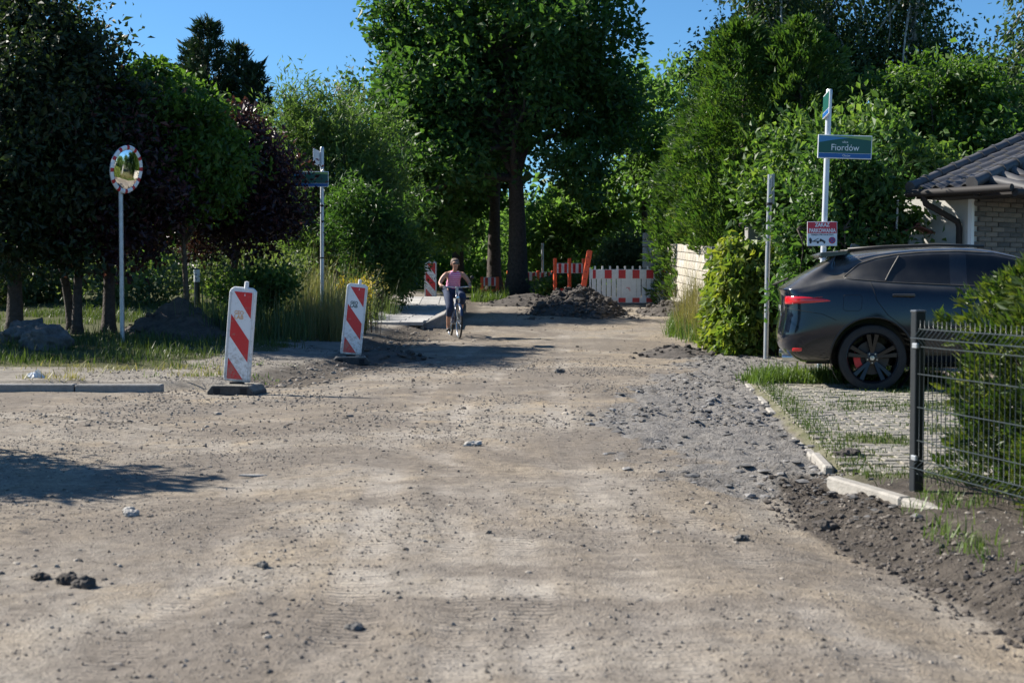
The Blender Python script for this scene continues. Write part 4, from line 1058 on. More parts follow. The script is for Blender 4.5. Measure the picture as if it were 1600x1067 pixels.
g_o = gl.build('convex_glass', m_glass, mr, smooth=True)
rims = [bk, g_o]
for k in range(36):
    a0 = 2 * math.pi * k / 36; a1 = 2 * math.pi * (k + 1) / 36 - 0.002
    s = MB(); Vv = []; Ff = []
    for a in (a0, (a0 + a1) / 2, a1):
        for (r_, h_) in ((0.345, -0.034), (0.37, -0.052), (0.41, -0.05), (0.428, -0.028)):
            Vv.append((r_ * math.cos(a), h_, r_ * math.sin(a)))
    for i in range(2):
        for j in range(3): Ff.append((i * 4 + j, i * 4 + j + 1, (i + 1) * 4 + j + 1, (i + 1) * 4 + j))
    s.add(Vv, Ff); rims.append(s.build('rim_segment', M['sign_white'] if k % 3 else M['red_dark'], mr, smooth=True))
for r_ in rims:
    r_.location = (0.10, -0.07, 2.86); r_.scale = (0.93, 0.93, 0.93); r_.rotation_euler = MH.to_euler()
b = MB(); b.tube([(0, 0, 2.80), (0.05, -0.03, 2.84), (0.08, -0.05, 2.86)], 0.02, 8); b.build('bracket', M['zinc'], mr)

# ------------------------------------------------------------------ plastic site barriers
def barrier(label, x, y, rotz, w=2.1, h=1.0, z=None, full=True, tint='white_dirty'):
    root = thing('site_barrier', label, 'barrier', (x, y, gz(x, y) if z is None else z), rotz, 'plastic site barriers')
    wm = M[tint]
    for zz, hh in ((h * 0.83, 0.26), (h * 0.12, 0.15)):
        b = MB(); b.box((0, 0, zz), (w, 0.035, hh)); b.build('rail', wm, root, bevel=0.006)
    for sx in (-1, 1):
        b = MB(); b.box((sx * (w / 2 + 0.012), 0, h * 0.5 - 0.01), (0.045, 0.05, h + 0.03)); b.build('end_post', wm, root, bevel=0.008)
    n = 15
    for i in range(n):
        xx = -w / 2 + 0.09 + (w - 0.18) * i / (n - 1)
        if abs(xx) < 0.2: continue
        b = MB(); b.box((xx, 0.004, h * 0.45), (0.112, 0.024, h * 0.53)); b.build('slat', wm, root)
    b = MB(); b.box((0, -0.002, h * 0.45), (0.42, 0.032, h * 0.53)); b.build('centre_plate', wm, root)
    for i in range(10):
        b = MB(); b.box((-w / 2 + 0.12 + (w - 0.24) * i / 9, 0, h + 0.0), (0.05, 0.032, 0.10)); b.build('top_stud', wm, root, bevel=0.006)
    step = w / 5.35
    for i in range(6):
        xx = -w / 2 + 0.10 + i * (w - 0.19) / 5
        ww = 0.085 if i in (0,) else (0.13 if i == 5 else 0.195)
        b = MB(); b.box((xx if i else xx + 0.0, -0.0185, h * 0.83), (ww, 0.003, 0.235)); b.build('red_panel', M['red_dark'], root)
        if full and 0 < i < 5 or (full and i == 0):
            b = MB(); b.box((xx, -0.0185, h * 0.12), (ww, 0.003, 0.125)); b.build('red_panel', M['red_dark'], root)
    k = MB(); k.box((-0.02, -0.0195, h * 0.46), (0.10, 0.002, 0.018)); k.box((0.01, -0.0195, h * 0.42), (0.06, 0.002, 0.016)); k.box((0.03, -0.0195, h * 0.385), (0.04, 0.002, 0.016)); k.build('red_mark', M['red_dark'], root)
    for sx in (-0.7, 0.7):
        b = MB(); b.box((sx * w / 2, 0.0, -0.03), (0.12, 0.62, 0.11)); b.build('foot', M['rubber'], root, bevel=0.02)
    return root
bx_, by_ = 3.2, 39.0
barrier('white and red plastic barrier across the end of the dug road', bx_, by_, R(2), z=gz(bx_, by_) + 0.05)
# row of narrow barriers behind, with orange uprights
def strut_fence(label, x, y, rotz, w, n, h, lean=0.0, group='orange strutted barriers'):
    root = thing('striped_barrier', label, 'barrier', (x, y, gz(x, y)), rotz, group)
    for i in range(n + 1):
        xx = -w / 2 + w * i / n
        b = MB(); b.box((0, 0, 0), (0.10, 0.06, h + 0.06), Matrix.Rotation(lean * (1 if i == n else 0.25), 3, 'Y')); o = b.build('upright', M['orange'], root, bevel=0.01); o.location = (xx + (lean * 0.5 * (1 if i == n else 0.25)), 0, h / 2)
    for i in range(n):
        xa = -w / 2 + w * i / n + 0.05; xb = -w / 2 + w * (i + 1) / n - 0.05
        b = MB(); b.box(((xa + xb) / 2, -0.01, h * 0.80), (xb - xa, 0.03, 0.28)); rl = b.build('rail', M['white'], root, bevel=0.005)
        m_ = max(2, int(round((xb - xa) / 0.16)))
        for k in range(m_):
            s = MB(); s.box((xa + (k + 0.5) * (xb - xa) / m_, -0.027, h * 0.80), ((xb - xa) / m_ * 0.5, 0.003, 0.262)); s.build('red_panel', M['red'], rl)
        b = MB(); b.box(((xa + xb) / 2, 0.0, h * 0.28), (xb - xa, 0.025, 0.16)); b.build('lower_rail', M['red'], root)
    return root
strut_fence('orange uprights with red and white boards on the spoil heap', 1.62, 40.2, R(34), 1.0, 2, 1.25, 0.0)
o = thing('leaning_strut', 'tall orange plastic upright leaning beside the white barrier', 'strut', (1.88, 39.0, gz(1.88, 39.0) + 0.10))
b = MB(); b.box((0, 0, 0.72), (0.15, 0.09, 1.45)); s_ = b.build('upright', M['orange'], o, bevel=0.015); s_.rotation_euler = (0, R(10), 0)
for k in range(6):
    b = MB(); b.box((0.0, -0.047, 0.25 + 0.2 * k), (0.05, 0.004, 0.03)); q = b.build('peg_hole', M['red_dark'], s_)
strut_fence('small low striped barrier left of the oak trunk', -0.72, 46.0, R(-10), 0.50, 1, 0.62)
strut_fence('faraway striped barrier with orange posts right of the oak', 0.62, 47.5, R(6), 1.5, 3, 0.80)
b = MB(); b.box((0, 0, 0), (0.75, 0.12, 0.10), Matrix.Rotation(R(3), 3, 'Y'))
o = b.build('concrete_beam', M['concrete_pale'], None, bevel=0.015); o.location = (1.95, 38.2, gz(1.95, 38.2) + 0.40); o.rotation_euler = (0, 0, R(-6))
tag(o, 'short grey concrete beam lying on top of the spoil heap', 'beam')

# ------------------------------------------------------------------ heaps of dug earth
def heap(name, label, x, y, rx, ry, h, seed, m, res=46, clods=140, cs=0.09, cat='earth heap', peak=(0, 0), sharp=1.0):
    rng = np.random.default_rng(seed)
    u = np.linspace(-1.25, 1.25, res); U, W = np.meshgrid(u, u)
    X = U * rx; Y = W * ry
    rr = np.hypot(U - peak[0] * (1 - np.hypot(U, W).clip(0, 1)), W - peak[1] * (1 - np.hypot(U, W).clip(0, 1)))
    rr = rr * (1 + 0.5 * fbm(U * 2.2 + seed, W * 2.2, 3, seed))
    prof = np.clip(1 - rr, 0, 1) ** sharp
    Z = h * prof * (1 + 0.55 * fbm(U * 4, W * 4, 3, seed + 3)) + 0.22 * h * np.abs(fbm(X * 3.2, Y * 3.2, 4, seed + 9)) * 2 * (prof > 0) * np.minimum(1, prof * 5)
    g0 = gz(x, y)
    Z = Z + (ground_h(X + x, Y + y) - g0) - 0.04 * (prof <= 0) - 0.01
    V = np.stack([X.ravel(), Y.ravel(), Z.ravel()], 1)
    I = np.arange(res * res).reshape(res, res)
    F = np.stack([I[:-1, :-1].ravel(), I[:-1, 1:].ravel(), I[1:, 1:].ravel(), I[1:, :-1].ravel()], 1)
    root = obj(name, mesh_np(name, V, F, True), m); root.location = (x, y, g0); tag(root, label, cat)
    # crumbling clods on it
    k = rng.integers(0, res * res, clods); k = k[(prof.ravel()[k] > -0.1)]
    P = V[k] + rng.normal(0, 0.02, (len(k), 3))
    s = cs * np.exp(rng.normal(0, 0.45, len(k)))
    o = obj('clods', rock_mesh('clods', P, s, rng, 0.75), m, root); tag(o, kind='stuff')
    return root
ICO_V = None
def rock_mesh(name, P, s, rng, flat=0.6, attrs=False):
    """low lumps (20 faces each), jittered"""
    g = (1 + 5 ** 0.5) / 2
    iv = np.array([(-1, g, 0), (1, g, 0), (-1, -g, 0), (1, -g, 0), (0, -1, g), (0, 1, g), (0, -1, -g), (0, 1, -g), (g, 0, -1), (g, 0, 1), (-g, 0, -1), (-g, 0, 1)]) / math.hypot(1, g)
    fi = np.array([(0, 11, 5), (0, 5, 1), (0, 1, 7), (0, 7, 10), (0, 10, 11), (1, 5, 9), (5, 11, 4), (11, 10, 2), (10, 7, 6), (7, 1, 8), (3, 9, 4), (3, 4, 2), (3, 2, 6), (3, 6, 8), (3, 8, 9), (4, 9, 5), (2, 4, 11), (6, 2, 10), (8, 6, 7), (9, 8, 1)])
    n = len(P)
    a = rng.random(n) * 6.283
    sc = np.stack([rng.uniform(0.7, 1.3, n), rng.uniform(0.6, 1.1, n), flat * rng.uniform(0.6, 1.2, n)], 1)
    v = iv[None] * (1 + rng.uniform(-0.28, 0.28, (n, 12, 1)))
    v = v * sc[:, None, :] * (np.asarray(s)[:, None, None] * 0.5)
    ca, sa = np.cos(a)[:, None], np.sin(a)[:, None]
    x = v[..., 0] * ca - v[..., 1] * sa; y = v[..., 0] * sa + v[..., 1] * ca
    v = np.stack([x, y, v[..., 2]], -1) + np.asarray(P)[:, None, :]
    F = (fi[None] + (np.arange(n) * 12)[:, None, None]).reshape(-1, 3)
    at = {'tint': np.repeat(rng.random(n), 12)} if attrs else None
    return mesh_np(name, v.reshape(-1, 3), F, False, at)
heap('spoil_heap', 'dark heap of dug earth before the white and red barrier', 1.62, 36.2, 1.2, 1.7, 0.66, 301, M['soil'], 90, 2600, 0.075, peak=(0.1, 0.2), sharp=0.85)
heap('spoil_ridge', 'low ridge of dug earth right of the barrier foot', 3.95, 36.0, 0.8, 1.3, 0.32, 302, M['soil'], 40, 400, 0.07)
heap('spoil_ridge', 'flat band of loose earth between oak trunk and spoil heap', 0.55, 39.5, 1.5, 1.1, 0.32, 303, M['soil'], 40, 500, 0.06)
heap('spoil_heap', 'far grey mound of earth behind the orange uprights', 1.55, 45.5, 1.5, 1.4, 0.95, 304, M['soil'], 40, 300, 0.09)
heap('earth_heap', 'pointed dark earth heap in the shade behind the mirror post', -5.95, 25.4, 1.05, 0.9, 0.62, 305, M['soil_shade'], 44, 160, 0.06, sharp=0.9)
heap('earth_heap', 'small dark crumbled heap at the right kerb below dry grass', 2.75, 24.0, 0.7, 1.1, 0.16, 306, M['soil'], 36, 160, 0.07)
heap('rubble_heap', 'loose grey rubble beside the foot of the second striped board', -2.05, 22.6, 0.7, 1.2, 0.16, 307, M['soil'], 36, 140, 0.07)

# ------------------------------------------------------------------ stones one can point at
def boulder(name, label, x, y, size, seed, m, flat=0.7, cat='stone', sub=2, sink=0.34, stretch=(1, 1)):
    bm = bmesh.new(); bmesh.ops.create_icosphere(bm, subdivisions=sub + 1, radius=0.5)
    rng = np.random.default_rng(seed); o3 = rng.random(3) * 40
    for v in bm.verts:
        p = v.co
        k = 1 + 0.9 * float(fbm(p.x * 2.4 + o3[0] + p.z, p.y * 2.4 + o3[1] - p.z * 0.7, 3, seed)) + 0.7 * float(fbm(p.x * 9 + o3[2], p.z * 7 + p.y * 3, 2, seed + 2))
        v.co = Vector((p.x * k * stretch[0], p.y * k * stretch[1], p.z * k * flat)) * size
    me = bpy.data.meshes.new(name); bm.to_mesh(me); bm.free()
    for p in me.polygons: p.use_smooth = sub > 2
    o = obj(name, me, m); o.location = (x, y, gz(x, y) + size * flat * 0.5 * (1 - 2 * sink)); o.rotation_euler = (0, 0, rng.random() * 6.28)
    return tag(o, label, cat)
boulder('boulder', 'big mossy grey boulder in shade at the left edge', -7.25, 22.0, 0.75, 401, M['stone'], 0.75, 'boulder', 3, stretch=(1.15, 0.9))
boulder('boulder', 'second rounded boulder leaning behind the big one at left', -7.95, 23.2, 0.8, 402, M['stone'], 0.7, 'boulder', 3)
boulder('earth_clod', 'large dark clod of earth on the road below the drive', 1.70, 7.62, 0.13, 403, M['soil'], 0.62, 'clod', 2)
boulder('earth_clod', 'dark clod lying on the paved drive by the edging', 2.30, 9.75, 0.15, 404, M['soil'], 0.5, 'clod', 2, stretch=(1.3, 0.8))
boulder('earth_clod', 'brown clod in the left foreground, right of a twin pair', -1.77, 5.82, 0.085, 405, M['soil'], 0.75, 'clod', 2)
boulder('earth_clod', 'darker clod in the left foreground, left of a twin pair', -1.86, 5.90, 0.085, 406, M['soil_shade'], 0.8, 'clod', 2)
boulder('earth_clod', 'flat dark clod near the left edge of the foreground', -2.0, 5.98, 0.07, 407, M['soil_shade'], 0.5, 'clod', 2)
boulder('road_stone', 'single rounded grey stone on the sand in the near foreground', -1.10, 6.22, 0.050, 408, M['stone'], 0.8, 'stone', 2)
boulder('road_stone', 'pale stone lying in the tree shade on the left', -2.1, 7.75, 0.07, 409, M['stone_pale'], 0.7, 'stone', 2)
boulder('road_stone', 'bluish grey stone at the lower rim of the left shade', -2.05, 7.62, 0.085, 410, M['stone_pale'], 0.6, 'stone', 2)
boulder('road_stone', 'dark stone in the middle of the road before the cyclist', 0.66, 19.8, 0.13, 411, M['stone'], 0.8, 'stone', 2)
boulder('road_stone', 'flat pale stone in the centre of the road', -0.30, 10.9, 0.13, 412, M['stone_pale'], 0.4, 'stone', 2, stretch=(1.3, 0.8))
boulder('road_stone', 'small dark stone low in the middle foreground', -0.58, 5.2, 0.06, 413, M['stone'], 0.6, 'stone', 2)
boulder('road_stone', 'dark stone in the right foreground below the clod', 1.12, 6.9, 0.07, 414, M['stone'], 0.6, 'stone', 2)
b = MB(); b.prism([(-0.09, -0.008), (-0.03, -0.02), (0.06, -0.012), (0.10, 0.004), (0.03, 0.018), (-0.06, 0.012)], 0, 0.012, 'xy')
o = b.build('wood_chip', M['stone_pale'], None, bevel=0.003); o.location = (-1.68, 9.15, gz(-1.68, 9.15) + 0.006); o.rotation_euler = (0.1, 0.05, 0.2); tag(o, 'pale sliver of wood lying on the road left of centre', 'wood chip')
rng = np.random.default_rng(420)
bm = bmesh.new(); bmesh.ops.create_icosphere(bm, subdivisions=3, radius=0.07)
for v in bm.verts: v.co = Vector((v.co.x * (1.2 + 0.5 * rng.normal()), v.co.y * (0.8 + 0.3 * rng.normal()), abs(v.co.z) * (0.8 + 0.45 * rng.normal())))
me = bpy.data.meshes.new('litter'); bm.to_mesh(me); bm.free()
o = obj('crumpled_bag', me, mat('white_litter', (0.72, 0.74, 0.78), 0.6)); o.location = (-5.75, 17.1, gz(-5.75, 17.1)); tag(o, 'crumpled white litter lying behind the left kerb', 'litter')

# loose grit, crumbs of asphalt and pebbles
M['grit'] = leafmat('grit', [(0.08, 0.07, 0.06), (0.19, 0.165, 0.14), (0.34, 0.30, 0.25)], 0.0, 0.9)
M['clod'] = leafmat('soil_clod', [(0.045, 0.038, 0.033), (0.085, 0.072, 0.062), (0.15, 0.13, 0.11)], 0.0, 0.95)
M['flake'] = leafmat('asphalt_flake', [(0.05, 0.05, 0.05), (0.13, 0.125, 0.12), (0.25, 0.24, 0.23)], 0.0, 0.85)
def grit(name, label, n, x0, x1, y0, y1, keep, size, spread, seed, m, flat=0.6):
    rng = np.random.default_rng(seed)
    p = scatter(n, x0, x1, y0, y1, keep, rng)
    s = np.minimum(size * np.exp(rng.normal(0, spread, len(p))), size * 2.8)
    P = np.concatenate([p, (ground_h(p[:, 0], p[:, 1]) + s * flat * 0.12)[:, None]], 1)
    o = obj(name, rock_mesh(name, P, s, rng, flat, True), m); return tag(o, label, 'grit', None, 'stuff')
grit('road_grit', 'pebbles and crumbs scattered over the sandy road', 9000, -4.2, 2.6, 3.6, 13, lambda x, y: np.clip(0.20 + 2.6 * fbm(x * 1.3, y * 1.0, 4, 500), 0.05, 1), 0.013, 0.65, 501, M['grit'])
def fine_grit(name, label, n, x0, x1, y0, y1, keep, size, seed, m):
    rng = np.random.default_rng(seed); p = scatter(n, x0, x1, y0, y1, keep, rng); k = len(p)
    ov = np.array([(1, 0, 0), (0, 1, 0), (-1, 0, 0), (0, -1, 0), (0, 0, .7), (0, 0, -.7)]); fo = np.array([(0, 1, 4), (1, 2, 4), (2, 3, 4), (3, 0, 4), (1, 0, 5), (2, 1, 5), (3, 2, 5), (0, 3, 5)])
    s = np.minimum(size * np.exp(rng.normal(0, 0.5, k)), size * 2.5)
    v = ov[None] * (s[:, None, None] * 0.5) * (1 + rng.uniform(-.4, .4, (k, 6, 1))); a = rng.random(k) * 6.283
    x = v[..., 0] * np.cos(a)[:, None] - v[..., 1] * np.sin(a)[:, None]; y = v[..., 0] * np.sin(a)[:, None] + v[..., 1] * np.cos(a)[:, None]
    V = np.stack([x + p[:, :1], y + p[:, 1:], v[..., 2] + (ground_h(p[:, 0], p[:, 1]) + s * 0.1)[:, None]], -1)
    F = (fo[None] + (np.arange(k) * 6)[:, None, None]).reshape(-1, 3)
    o = obj(name, mesh_np(name, V.reshape(-1, 3), F, False, {'tint': np.repeat(rng.random(k), 6)}), m); return tag(o, label, 'grit', None, 'stuff')
fine_grit('fine_gravel', 'fine grit strewn thickly over the near sandy road', 42000, -4.0, 2.8, 3.6, 12, lambda x, y: np.clip(0.45 + 3.0 * fbm(x * 1.1, y * 0.8, 4, 505), 0.08, 1), 0.0085, 506, M['grit'])
fine_grit('fine_gravel', 'fine grit strewn over the middle of the road', 30000, -5.5, 3.0, 12, 24, lambda x, y: np.clip(0.4 + 3.0 * fbm(x * 0.8, y * 0.6, 4, 515), 0.06, 1), 0.015, 516, M['grit'])
grit('road_grit', 'coarse crumbs over the farther road', 3800, -4.5, 4.5, 12, 36, lambda x, y: np.clip(0.25 + 2.4 * fbm(x * 0.6, y * 0.6, 3, 510), 0.04, 1), 0.026, 0.5, 511, M['grit'])
grit('asphalt_rubble', 'broken flakes of asphalt and gravel along the right side', 16000, 0.6, 4.4, 7.2, 24, lambda x, y: gravel_mask(x, y) * np.clip(0.5 + 2 * fbm(x * 1.4, y * 1.4, 3, 520), 0.05, 1), 0.034, 0.6, 521, M['flake'], 0.34)
grit('bank_clods', 'dark clods crumbling down the dug bank at lower right', 11000, 1.2, 3.0, 4.0, 9.2, lambda x, y: sstep(0.40, 0.05, np.abs(x - bank_base(y) - 0.18)) * 0.8, 0.017, 0.55, 531, M['clod'], 0.7)
grit('shoulder_rubble', 'crumbs of earth along the broken left edge of the road', 2600, -5, -1.0, 16.4, 34, lambda x, y: sstep(0.8, 0.1, np.abs(x - edge_left(y) + 0.15)), 0.040, 0.5, 541, M['grit'], 0.6)
# ------------------------------------------------------------------ kerbs, edging, paving
def bar_between(a, b, w, h):
    a = Vector(a); b = Vector(b); d = b - a; ang = math.atan2(d.y, d.x)
    mb = MB(); mb.box((d.length / 2, 0, 0), (d.length, w, h)); return mb, a, ang
kerb = thing('kerb', 'low grey concrete kerb along the left side street', None, (0, 0, 0)); del kerb['label']; kerb['kind'] = 'structure'
kx = -16.0
while kx < -4.75:
    mb = MB(); mb.box((0, 0, 0), (0.985, 0.15, 0.24)); o = mb.build('kerb_stone', M['concrete'], kerb, bevel=0.012)
    o.location = (kx + 0.5, 16.28, gz(kx + 0.5, 15.9) - 0.035); kx += 1.0
edg = thing('edging', None, None); edg['kind'] = 'structure'
shown = [(17.3, 16.35, 0.030), (16.3, 15.35, -0.045), (14.4, 13.5, 0.02), (15.3, 14.45, 0.012), (13.4, 12.5, -0.05), (11.4, 10.7, -0.03), (10.62, 10.02, 0.035), (9.95, 9.2, 0.05)]
for (ya, yb, dz) in shown:
    a = (float(edge_right(ya)) + 0.02, ya); b_ = (float(edge_right(yb)) + 0.02, yb)
    mb, p, ang = bar_between((*a, 0), (*b_, 0), 0.065, 0.24)
    o = mb.build('edging_stone', M['concrete_pale'], edg, bevel=0.012)
    o.location = (a[0], a[1], gz(a[0] - 0.3, a[1]) - 0.12 + 0.022 + dz); o.rotation_euler = (0, 0, ang)
fence_edge = [(2.06, 8.45), (2.23, 7.75), (2.40, 7.05), (2.57, 6.35), (2.74, 5.65), (2.91, 4.95)]
FE0 = Vector((1.98, 8.75)); FEd = Vector((0.245, -0.97)).normalized()
for k in range(5):
    a = FE0 + FEd * (k * 0.90); b_ = a + FEd * 0.885
    mb, p, ang = bar_between((*a, 0), (*b_, 0), 0.085, 0.24)
    o = mb.build('edging_stone', M['concrete_pale'], edg, bevel=0.012)
    o.location = (a.x, a.y, 0.052 - 0.12 - 0.002 * k); o.rotation_euler = (0, 0, ang)

drv = thing('driveway', None, None); drv['kind'] = 'structure'
pv = []
for i in range(5):
    rr = random.Random(i)
    mb = MB(); mb.box((0, 0, 0), (0.186, 0.096, 0.06)); pv.append(mb.mesh('paver', False, 0.006))
    pv[-1].materials.append(mat('paver_%d' % i, [(0.23, 0.21, 0.175), (0.26, 0.24, 0.20), (0.21, 0.195, 0.165), (0.25, 0.225, 0.185), (0.22, 0.20, 0.17)][i], 0.9, noise=0.3, nscale=14, bump=0.4))
cand = []
row = 0
yy = 8.95
while yy < 17.0:
    xx = float(edge_right(yy)) + 0.20 + (0.105 if row % 2 else 0.0)
    while xx < min(0.42 * yy, 6.5):
        if not (yy > 15.2 and xx > 4.6): cand.append((xx, yy))
        xx += 0.212
    yy += 0.122; row += 1
rr = random.Random(4)
vis = [c for c in cand if c[0] / c[1] < 0.33]
rest = [c for c in cand if c[0] / c[1] >= 0.33] + vis[300:]
for c in vis[:300]:
    if fbm(np.array([c[0] * 1.4]), np.array([c[1] * 1.4]), 4, 66)[0] > 0.16: continue
    o = link(bpy.data.objects.new('paver', rr.choice(pv)), drv)
    o.location = (c[0], c[1], gz(c[0], c[1]) - 0.023 + rr.uniform(-0.004, 0.004)); o.rotation_euler = (rr.gauss(0, 0.015), rr.gauss(0, 0.015), rr.gauss(0.02, 0.02))
mb = MB()
for c in rest:
    if fbm(np.array([c[0] * 1.4]), np.array([c[1] * 1.4]), 4, 66)[0] > 0.16: continue
    mb.box((c[0], c[1], gz(c[0], c[1]) - 0.023 + rr.uniform(-0.004, 0.004)), (0.186, 0.096, 0.06), Matrix.Rotation(rr.gauss(0.02, 0.02), 3, 'Z'))
o = mb.build('far_pavers', pv[1].materials[0], drv); tag(o, kind='stuff')

# left pavement: grey slabs ending in a concrete ramp behind the cyclist
pav = thing('pavement', None, None); pav['kind'] = 'structure'
sl = []
for i in range(3):
    mb = MB(); mb.box((0, 0, 0), (0.49, 0.49, 0.08)); sl.append(mb.mesh('slab', False, 0.006)); sl[-1].materials.append(mat('slab_%d' % i, [(0.36, 0.35, 0.34), (0.42, 0.41, 0.39), (0.31, 0.305, 0.30)][i], 0.9, noise=0.22, nscale=9, bump=0.3))
yy = 31.0
while yy < 41:
    for k in range(4):
        xx = float(edge_left(yy)) - 0.50 - 0.5 * k
        o = link(bpy.data.objects.new('slab', rr.choice(sl)), pav); o.location = (xx, yy, float(base_z(yy)) + 0.15 + rr.uniform(-0.003, 0.003)); o.rotation_euler = (math.atan((float(base_z(yy + 0.25)) - float(base_z(yy - 0.25))) / 0.5), rr.gauss(0, 0.006), 0)
    yy += 0.5
rx, ry = -1.72, 31.2
rz = gz(-2.2, 31.5)
mb = MB(); mb.add([(-0.30, 0, -0.25), (0.28, 0, -0.25), (0.28, 1.6, -0.2), (-0.30, 1.6, -0.2), (-0.30, 0, 0.0), (0.26, 0.0, 0.26), (0.26, 1.6, 0.34), (-0.30, 1.6, 0.05)],
                  [(0, 3, 2, 1), (4, 5, 6, 7), (0, 1, 5, 4), (1, 2, 6, 5), (2, 3, 7, 6), (3, 0, 4, 7)])
o = mb.build('concrete_ramp', M['concrete'], None, bevel=0.02); o.location = (rx, ry, rz - 0.02); tag(o, 'grey concrete wedge at the pavement end left of the cyclist', 'ramp')

# ------------------------------------------------------------------ block wall with pillar
M['block'] = [mat('split_block_%d' % i, c, 0.9, noise=0.16, nscale=7, bump=0.5, bscale=45) for i, c in enumerate([(0.44, 0.40, 0.34), (0.39, 0.36, 0.31), (0.47, 0.44, 0.39), (0.42, 0.38, 0.31)])]
M['mortar'] = mat('mortar', (0.20, 0.19, 0.17), 0.95)
wall = thing('block_wall', 'cream concrete block wall with a corner pillar right of the barrier', 'wall', (0, 0, 0))
A = Vector((4.32, 40.2)); Bp = Vector((4.62, 32.5)); d = (Bp - A); ln = d.length; u = d.normalized(); ang = math.atan2(u.y, u.x)
wz0 = gz(4.3, 40.0); 
def wall_top(t): return 1.72 - 0.30 * t      # follows the ground down towards the camera
core = MB(); nseg = 12
for i in range(nseg):
    t0, t1 = i / nseg, (i + 1) / nseg
    p0 = A + u * ln * t0; p1 = A + u * ln * t1; mid = (p0 + p1) / 2
    zt = wz0 + wall_top((t0 + t1) / 2) - 0.03; zb = gz(mid.x, mid.y) - 0.3
    core.box((mid.x + 0.02, mid.y, (zt + zb) / 2), (0.18, ln / nseg + 0.002, zt - zb), Matrix.Rotation(ang + math.pi / 2, 3, 'Z'))
core.build('mortar_core', M['mortar'], wall)
bmeshes = []
for i in range(4):
    mb = MB(); mb.box((0, 0, 0), (0.385, 0.22, 0.186)); bmeshes.append(mb.mesh('block', False, 0.01)); bmeshes[-1].materials.append(M['block'][i])
for c in range(9):
    nb = int(ln / 0.4)
    for k in range(nb):
        t = (k + (0.5 if c % 2 else 0.0) + 0.5) * 0.4
        if t > ln - 0.2: continue
        p = A + u * t
        zz = wz0 + wall_top(t / ln) - 0.10 - 0.2 * c
        if zz < gz(p.x, p.y) - 0.2: continue
        o = link(bpy.data.objects.new('block', rr.choice(bmeshes)), wall); o.location = (p.x, p.y, zz); o.rotation_euler = (0, 0.0326, ang)
pil = []
for i in range(4):
    mb = MB(); mb.box((0, 0, 0), (0.285, 0.30, 0.186)); pil.append(mb.mesh('block', False, 0.01)); pil[-1].materials.append(M['block'][(i + 3) % 4])
pm = MB(); pm.box((3.99, 40.33, wz0 + 0.80), (0.50, 0.24, 2.35)); pm.build('pillar_core', M['mortar'], wall)
for c in range(12):
    for k in range(2):
        o = link(bpy.data.objects.new('pillar_block', rr.choice(pil)), wall); o.location = (3.845 + 0.292 * k, 40.29, wz0 + 1.90 - 0.2 * c); o.rotation_euler = (0, 0, R(-1))

# dark capped gate pier behind the vine, and a brown board fence behind the car
gp = thing('gate_pier', 'dark capped pier peeping over the vine mound', 'pier', (4.55, 26.6, gz(4.55, 26.6)))
mb = MB(); mb.box((0, 0, 1.05), (0.36, 0.36, 2.2)); mb.build('shaft', M['concrete'], gp, bevel=0.01)
mb = MB(); mb.box((0, 0, 2.28), (0.56, 0.56, 0.20), None, 0.55); c_ = mb.build('cap', mat('dark_slate', (0.045, 0.045, 0.05), 0.6, noise=0.2), gp, bevel=0.01)
M['brown_board'] = mat('brown_stained_board', (0.085, 0.042, 0.03), 0.75, noise=0.35, nscale=9, bump=0.3)
bf = thing('board_fence', 'brown upright board fence behind the roof of the car', 'fence', (5.35, 20.6, gz(5.4, 20.6)))
for k in range(13):
    mb = MB(); mb.box((0, 0, 0.86), (0.095, 0.022, 1.72 + 0.02 * math.sin(k * 2.1))); o = mb.build('board', M['brown_board'], bf, bevel=0.004); o.location = (-0.35 + k * 0.112, 0, 0)
for zz in (0.4, 1.4):
    mb = MB(); mb.box((0.32, 0.03, zz), (1.5, 0.035, 0.07)); mb.build('rail', M['brown_board'], bf)
cp = thing('tiled_pier', 'pale pier with small red tiled cap beside the house wall', 'pier', (5.92, 21.0, gz(5.92, 21.0)))
mb = MB(); mb.box((0, 0, 0.95), (0.24, 0.24, 1.95)); mb.build('shaft', M['concrete_pale'], cp, bevel=0.01)
M['red_tile'] = mat('weathered_red_tile', (0.12, 0.045, 0.035), 0.85, noise=0.3, nscale=10)
for sgn in (-1, 1):
    mb = MB(); mb.box((sgn * 0.125, 0, 2.0), (0.28, 0.46, 0.025), Matrix.Rotation(R(24) * sgn, 3, 'Y')); mb.build('cap_tile', M['red_tile'], cp, bevel=0.006)
mb = MB(); mb.tube([(0, -0.23, 2.06), (0, 0.23, 2.06)], 0.035, 8); mb.build('ridge_tile', M['red_tile'], cp)

# ------------------------------------------------------------------ house with tiled roof
M['tile'] = [mat('dark_roof_tile_%d' % i, c, 0.55, noise=0.2, nscale=8) for i, c in enumerate([(0.075, 0.073, 0.075), (0.09, 0.087, 0.088), (0.062, 0.061, 0.064)])]
M['render_grey'] = mat('grey_render', (0.50, 0.49, 0.46), 0.9, noise=0.1, nscale=5, bump=0.2)
M['fascia'] = mat('dark_brown_fascia', (0.020, 0.016, 0.015), 0.75)
M['clad'] = [mat('clad_stone_%d' % i, c, 0.9, noise=0.25, nscale=10, bump=0.5) for i, c in enumerate([(0.15, 0.135, 0.125), (0.20, 0.175, 0.155), (0.11, 0.105, 0.10), (0.24, 0.205, 0.175)])]
house = thing('house', 'single storey house with dark tiled roof, grey wall and brown stone cladding', 'house', (6.52, 20.3, gz(6.5, 20.3)))
U = Vector((0.80, 0.60, 0)); W = Vector((-0.60, 0.80, 0)); Zv = Vector((0, 0, 1))     # up the slope in plan; along the short eave
